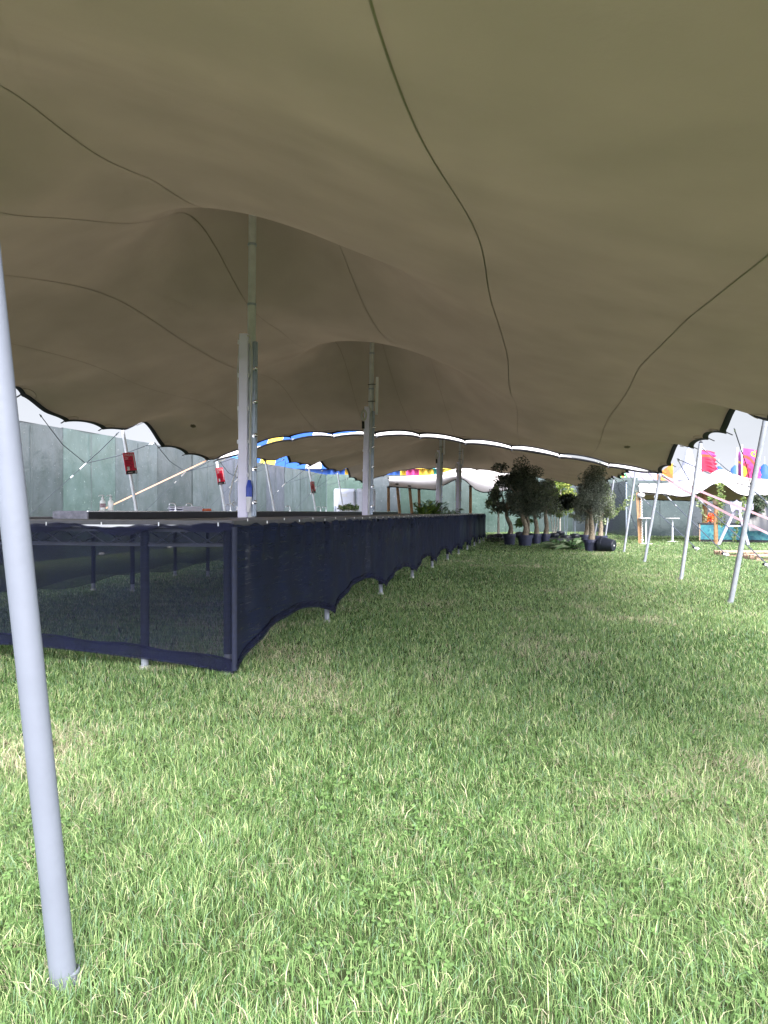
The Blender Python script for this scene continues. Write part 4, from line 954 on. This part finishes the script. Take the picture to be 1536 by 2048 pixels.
lathe_tent(1471, 88, 0, [(3.4, 0), (3.1, 3.9), (1.9, 4.9), (1.0, 5.6), (.62, 6.2), (.5, 6.7), (.12, 7.1)], lambda i, j: (.03, .11, .32), 'blue peaked tent left of the large pink banner')
lathe_tent(1529, 86, 0, [(3.4, 0), (3.1, 3.9), (1.9, 4.9), (1.0, 5.6), (.62, 6.2), (.5, 6.7), (.12, 7.1)], lambda i, j: BLUE, 'blue peaked tent right of the large pink banner')
# orange and green show panel
for (p0, p1, y0, d, c, lab) in ((1315, 1346, 926, 56, [ORG, YEL, ORG, (.7, .1, .02)], 'orange and yellow painted scenery panel above the fence'), (1238, 1256, 944, 56, [(.05, .5, .12), ORG, WHT], 'green and orange painted scenery arch above the fence')):
    b = gnd((p0 + p1) / 2, d); o = thing('scenery_panel', lab, 'scenery panel', b); q = MB()
    zt = at(p0, y0, d).z
    def fnp(u, v, off=0.):
        x = gnd(p0 + (p1 - p0) * u, d); top = zt - (.5 * abs(2 * u - 1) ** 2 if p0 < 1300 else .9 * (1 - u)); return x + Vector((0, off, top * v))
    q.grid(fnp, 16, 20, lambda u, v: c[int(u * 5 + v * 9) % len(c)]); q.grid(lambda u, v: fnp(1 - u, v, .08), 16, 20, lambda u, v: c[0]); q.build('board', M['painted'], o)
    q = MB(); q.bar(b + Vector((0, .15, 0)), b + Vector((0, .15, zt - 1)), .12, .12); q.build('support', M['rail'], o)
def banner(px0, px1, ytop, ybot, d, label, colf, ragged, group='festival banners'):
    b = gnd(px0, d); o = thing('banner_flag', label, 'flag', b, group); zt = at(px0, ytop, d).z
    q = MB(); q.tube([b, b + Vector((0, 0, zt + .3))], .06, 8); q.build('flagpole', M['trim'], o, True)
    w = fx(px1, d) - fx(px0, d); zb = at(px0, ybot, d).z; q = MB()
    def fn(u, v, off=0.):
        e = w * (1 + ragged * (math.sin(v * 38) + .5 * math.sin(v * 61)) * u) ; return b + Vector((e * u, .25 * math.sin(u * 5 + v * 3) * u + off, zb + (zt - zb) * v - .22 * u + (.25 * math.sin(u * 4)) * (1 - v)))
    q.grid(fn, 30, 60, colf); q.grid(lambda u, v: fn(u, v, .03), 30, 60, colf); q.build('cloth', M['painted'], o, True); return o
def c_red(u, v): return (.48, .015, .06) if v < .68 else ((.52, .07, .02) if v < .80 else ((.42, .04, .22) if v < .93 else (.48, .015, .08)))
banner(1401, 1433, 899, 946, 62, 'red flag with pink and orange top bands and ragged fly end', c_red, .06)
def c_pink(u, v):
    r = math.hypot(u * 1.0, (v - .30) * 1.55)
    if .66 < r < .79: return (.55, .06, .025)
    if r < .30: return (.6, .32, .02)
    if r < .44 + .05 * math.sin(math.atan2(v - .3, u + .01) * 14): return (.45, .012, .05)
    h = math.hypot((u - .62) / .16, (v - .86) / .07)
    if .55 < h < 1.15 and not (u > .62 and v > .88): return (.6, .38, .02)
    if abs(u - .72) < .05 and .86 < v < .985: return (.6, .38, .02)
    return (.46, .04, .20)
banner(1484, 1521, 896, 966, 60, 'large pink banner with red arc and yellow swirl', c_pink, .03)
banner(1475, 1484, 902, 966, 60.6, 'narrow purple banner with yellow bands left of the large pink one', lambda u, v: YEL if (.60 < v < .68 or .13 < v < .20) else (.28, .05, .28), .0)

# ------------------------------------------------------------------ ground and grass
q = MB(); q.grid(lambda u, v: (-450 + 900 * u, -60 + 900 * v, 0), 30, 30)
def ground_mat():
    m, n, out = nt('turf_soil')
    c1, tc, nz = noise_col(n, (.05, .065, .03), .35, .3, 8); c2, _, _ = noise_col(n, (1, 1, 1), 30, .35, 6)
    mx = n.nodes.new('ShaderNodeMix'); mx.data_type = 'RGBA'; mx.blend_type = 'MULTIPLY'; mx.inputs[0].default_value = 1; L(n, c1, mx.inputs[6]); L(n, c2, mx.inputs[7])
    b = n.nodes.new('ShaderNodeBsdfDiffuse'); L(n, mx.outputs[2], b.inputs['Color']); L(n, b.outputs[0], out.inputs['Surface']); return m
tag(q.build('ground', ground_mat(), None), kind='structure')

def vnoise(x, y, seed, sc_):
    g = np.random.default_rng(seed).random((256, 256)); x = x / sc_ + 1000; y = y / sc_ + 1000
    xi = np.floor(x).astype(int); yi = np.floor(y).astype(int); fx_ = x - xi; fy = y - yi; fx_ = fx_ * fx_ * (3 - 2 * fx_); fy = fy * fy * (3 - 2 * fy)
    G = lambda a, b: g[a % 256, b % 256]
    return (G(xi, yi) * (1 - fx_) + G(xi + 1, yi) * fx_) * (1 - fy) + (G(xi, yi + 1) * (1 - fx_) + G(xi + 1, yi + 1) * fx_) * fy
def grass():
    D = np.linspace(1.15, 50, 4000); rho = 15500 * np.minimum(1, (2.8 / D)) ** 1.72; half = .60 * D + .8
    pdf = rho * 2 * half; cdf = np.cumsum(pdf) * (D[1] - D[0]); n = int(cdf[-1]); d = np.interp(RN.random(n) * cdf[-1], cdf, D)
    x = (RN.random(n) * 2 - 1) * (.60 * d + .8); wsc = np.maximum(1, d / 2.8) ** .80
    p1 = vnoise(x, d, 1, .45); p2 = vnoise(x, d, 2, 1.7); p3 = vnoise(x, d, 3, .16); p4 = vnoise(x, d, 9, 5.)
    cl = vnoise(x, d, 4, .18) * 6.28 * 1.6; a = np.where(RN.random(n) < .5, cl + RN.normal(0, .8, n), RN.random(n) * 6.283); lean = np.abs(RN.normal(.5, .45, n))
    h = (.020 + .028 * RN.random(n) ** 1.5 + .014 * p3 + .012 * p2); tall = RN.random(n) < .04; h[tall] *= 1.6
    w = (.0014 + .0019 * RN.random(n)) * wsc; w = np.minimum(w, .03)
    dry = RN.random(n) < (.045 + .55 * np.clip(p1 * p2 * 2 - .75, 0, 1) + .05 * (p3 > .7)); 
    g1 = np.array([.075, .175, .045]); g2 = np.array([.33, .465, .20]); g3 = np.array([.58, .69, .34]); st = np.array([.68, .61, .45])
    k = np.clip(RN.random(n) ** 1.3 * 1.0 + .45 * (p2 - .45) + .25 * (p4 - .5), 0, 1)[:, None]
    c = g1 * (1 - k) + g2 * k; bl = (RN.random(n) < .13)[:, None]; c = np.where(bl, g3, c); c = np.where((RN.random(n) < .12)[:, None], np.array([.23, .36, .22]), c)
    c = np.where(dry[:, None], st * (.6 + .6 * RN.random(n))[:, None], c) * (.85 + .3 * RN.random(n))[:, None]
    lean[dry] *= 1.5
    dx = np.cos(a); dy = np.sin(a)
    b0 = np.c_[x, d, np.zeros(n)]; side = np.c_[-dy, dx, np.zeros(n)] * w[:, None]
    fa = RN.random(n) * 6.28; side = np.c_[np.cos(fa), np.sin(fa), np.zeros(n)] * w[:, None]
    m1 = b0 + np.c_[dx * lean * h * .35, dy * lean * h * .35, h * .60]; tp = b0 + np.c_[dx * lean * h * 1.15, dy * lean * h * 1.15, h * np.clip(1.05 - .22 * lean, .35, 1)]
    V = np.stack([b0 - side * .5, b0 + side * .5, m1 + side * .45, m1 - side * .45, tp], 1)
    nearm = d < 9
    Vn = V[nearm]; nn_ = len(Vn); Vf = V[~nearm][:, [0, 1, 4]]; nf = len(Vf)
    # clover leaflets among the near blades
    nc = 7000; cd = 1.5 + 3.2 * RN.random(nc) ** .8; cx = (RN.random(nc) * 2 - 1) * (.6 * cd + .4); keep = vnoise(cx, cd, 21, .4) > .46; cd = cd[keep]; cx = cx[keep]; nc = len(cd)
    cz = .020 + .026 * RN.random(nc); ca = RN.random(nc) * 6.28; quads = []
    for j in range(3):
        an = ca + j * 2.094; r = .0075 + .004 * RN.random(nc); u = np.c_[np.cos(an), np.sin(an), RN.normal(.1, .25, nc)]; s_ = np.c_[-np.sin(an), np.cos(an), RN.normal(0, .2, nc)]
        c0 = np.c_[cx, cd, cz]; quads.append(np.stack([c0, c0 + u * r[:, None] * 1.0 + s_ * r[:, None] * .75, c0 + u * r[:, None] * 1.75, c0 + u * r[:, None] * 1.0 - s_ * r[:, None] * .75], 1))
    Q = np.concatenate(quads); nq = len(Q)
    verts = np.concatenate([Vn.reshape(-1, 3), Vf.reshape(-1, 3), Q.reshape(-1, 3)])
    i = np.arange(nn_)[:, None] * 5; quad = i + np.array([[0, 1, 2, 3]]); tri = i + np.array([[3, 2, 4]])
    tf = nn_ * 5 + np.arange(nf)[:, None] * 3 + np.array([[0, 1, 2]]); qc = nn_ * 5 + nf * 3 + np.arange(nq)[:, None] * 4 + np.array([[0, 1, 2, 3]])
    loops = np.concatenate([quad.ravel(), tri.ravel(), tf.ravel(), qc.ravel()]).astype(np.int32)
    tot = np.concatenate([np.full(nn_, 4), np.full(nn_, 3), np.full(nf, 3), np.full(nq, 4)]).astype(np.int32); start = np.concatenate([[0], np.cumsum(tot)[:-1]]).astype(np.int32)
    me = bpy.data.meshes.new('grass'); me.vertices.add(len(verts)); me.vertices.foreach_set('co', verts.astype(np.float32).ravel())
    me.loops.add(len(loops)); me.loops.foreach_set('vertex_index', loops); me.polygons.add(len(tot)); me.polygons.foreach_set('loop_start', start); me.polygons.foreach_set('loop_total', tot)
    cq = np.tile(np.array([[.15, .25, .09]]), (nq, 1)) * (.7 + .9 * RN.random(nq))[:, None]
    vc = np.concatenate([np.repeat(c[nearm], 5, 0), np.repeat(c[~nearm], 3, 0), np.repeat(cq, 4, 0)])
    at_ = me.color_attributes.new('col', 'FLOAT_COLOR', 'POINT'); at_.data.foreach_set('color', np.c_[vc, np.ones(len(vc))].astype(np.float32).ravel())
    me.update(calc_edges=True); me.materials.append(M['grass']); o = bpy.data.objects.new('grass', me); COL.objects.link(o)
    print('grass blades', n); return o
M['grass'] = mat('grass_blades', (1, 1, 1), .5, 0, ns=.5, na=.06, attr=True, trans=.42, spec=.16)
tag(grass(), 'green mown lawn with dry stalks and clover', 'grass', kind='stuff')

# ------------------------------------------------------------------ sky, sun, camera
SUN_EL, SUN_AZ = math.radians(40), math.radians(166)     # high sun behind the right shoulder through thin cloud
w = bpy.data.worlds.new('World'); sc.world = w; w.use_nodes = True; n = w.node_tree; n.nodes.clear()
out = n.nodes.new('ShaderNodeOutputWorld'); bg = n.nodes.new('ShaderNodeBackground'); sky = n.nodes.new('ShaderNodeTexSky')
sky.sky_type = 'NISHITA'; sky.sun_disc = False; sky.sun_elevation = SUN_EL; sky.sun_rotation = SUN_AZ; sky.dust_density = 4.; sky.air_density = 1.3
hs = n.nodes.new('ShaderNodeHueSaturation'); hs.inputs['Saturation'].default_value = .42; hs.inputs['Value'].default_value = 1.0
L(n, sky.outputs[0], hs.inputs['Color'])
tc = n.nodes.new('ShaderNodeTexCoord'); mp = n.nodes.new('ShaderNodeMapping'); mp.inputs['Scale'].default_value = (1, 1, 3.5); nz = n.nodes.new('ShaderNodeTexNoise')
nz.inputs['Scale'].default_value = 2.6; nz.inputs['Detail'].default_value = 8; L(n, tc.outputs['Generated'], mp.inputs[0]); L(n, mp.outputs[0], nz.inputs['Vector'])
mr = n.nodes.new('ShaderNodeMapRange'); mr.inputs[1].default_value = .35; mr.inputs[2].default_value = .7; mr.inputs[3].default_value = .6; mr.inputs[4].default_value = .97; L(n, nz.outputs['Fac'], mr.inputs[0])
mx = n.nodes.new('ShaderNodeMix'); mx.data_type = 'RGBA'; mx.inputs[7].default_value = (6.2, 6.45, 7.2, 1); L(n, mr.outputs[0], mx.inputs[0]); L(n, hs.outputs[0], mx.inputs[6])
sx = n.nodes.new('ShaderNodeSeparateXYZ'); L(n, tc.outputs['Generated'], sx.inputs[0])
m2 = n.nodes.new('ShaderNodeMapRange'); m2.inputs[1].default_value = 0; m2.inputs[2].default_value = .85; m2.inputs[3].default_value = .98; m2.inputs[4].default_value = 1.0; L(n, sx.outputs['Z'], m2.inputs[0])
mv = n.nodes.new('ShaderNodeMix'); mv.data_type = 'RGBA'; mv.blend_type = 'MULTIPLY'; mv.inputs[0].default_value = 1; L(n, mx.outputs[2], mv.inputs[6]); L(n, m2.outputs[0], mv.inputs[7])
m3 = n.nodes.new('ShaderNodeMapRange'); m3.interpolation_type = 'SMOOTHSTEP'; m3.inputs[1].default_value = -.3; m3.inputs[2].default_value = .75; m3.inputs[3].default_value = 1.3; m3.inputs[4].default_value = .27; L(n, sx.outputs['Y'], m3.inputs[0])
mw = n.nodes.new('ShaderNodeMix'); mw.data_type = 'RGBA'; mw.blend_type = 'MULTIPLY'; mw.inputs[0].default_value = 1; L(n, mv.outputs[2], mw.inputs[6]); L(n, m3.outputs[0], mw.inputs[7])
L(n, mw.outputs[2], bg.inputs['Color']); bg.inputs['Strength'].default_value = .10; L(n, bg.outputs[0], out.inputs[0])
sl = bpy.data.lights.new('sun', 'SUN'); sl.energy = 1.5; sl.angle = math.radians(30); sl.color = (1, .95, .88)
so = bpy.data.objects.new('sun', sl); COL.objects.link(so)
sd = Vector((math.sin(SUN_AZ) * math.cos(SUN_EL), math.cos(SUN_AZ) * math.cos(SUN_EL), math.sin(SUN_EL)))
so.rotation_euler = sd.to_track_quat('Z', 'Y').to_euler(); so.location = (0, -5, 20)
cd = bpy.data.cameras.new('camera'); co = bpy.data.objects.new('camera', cd); COL.objects.link(co); sc.camera = co
co.location = (0, 0, CAMZ); co.rotation_euler = (math.radians(90), 0, 0); cd.sensor_fit = 'VERTICAL'; cd.sensor_height = 36; cd.sensor_width = 27; cd.lens = F / 2048 * 36; cd.clip_end = 2000; cd.clip_start = .05
sc.view_settings.view_transform = 'Standard'; sc.view_settings.look = 'None'; sc.view_settings.exposure = 2.55; sc.view_settings.gamma = 1
sc.render.resolution_x = 768; sc.render.resolution_y = 1024
sc.cycles.max_bounces = 10; sc.cycles.diffuse_bounces = 6; sc.cycles.transparent_max_bounces = 16; sc.cycles.use_denoising = True
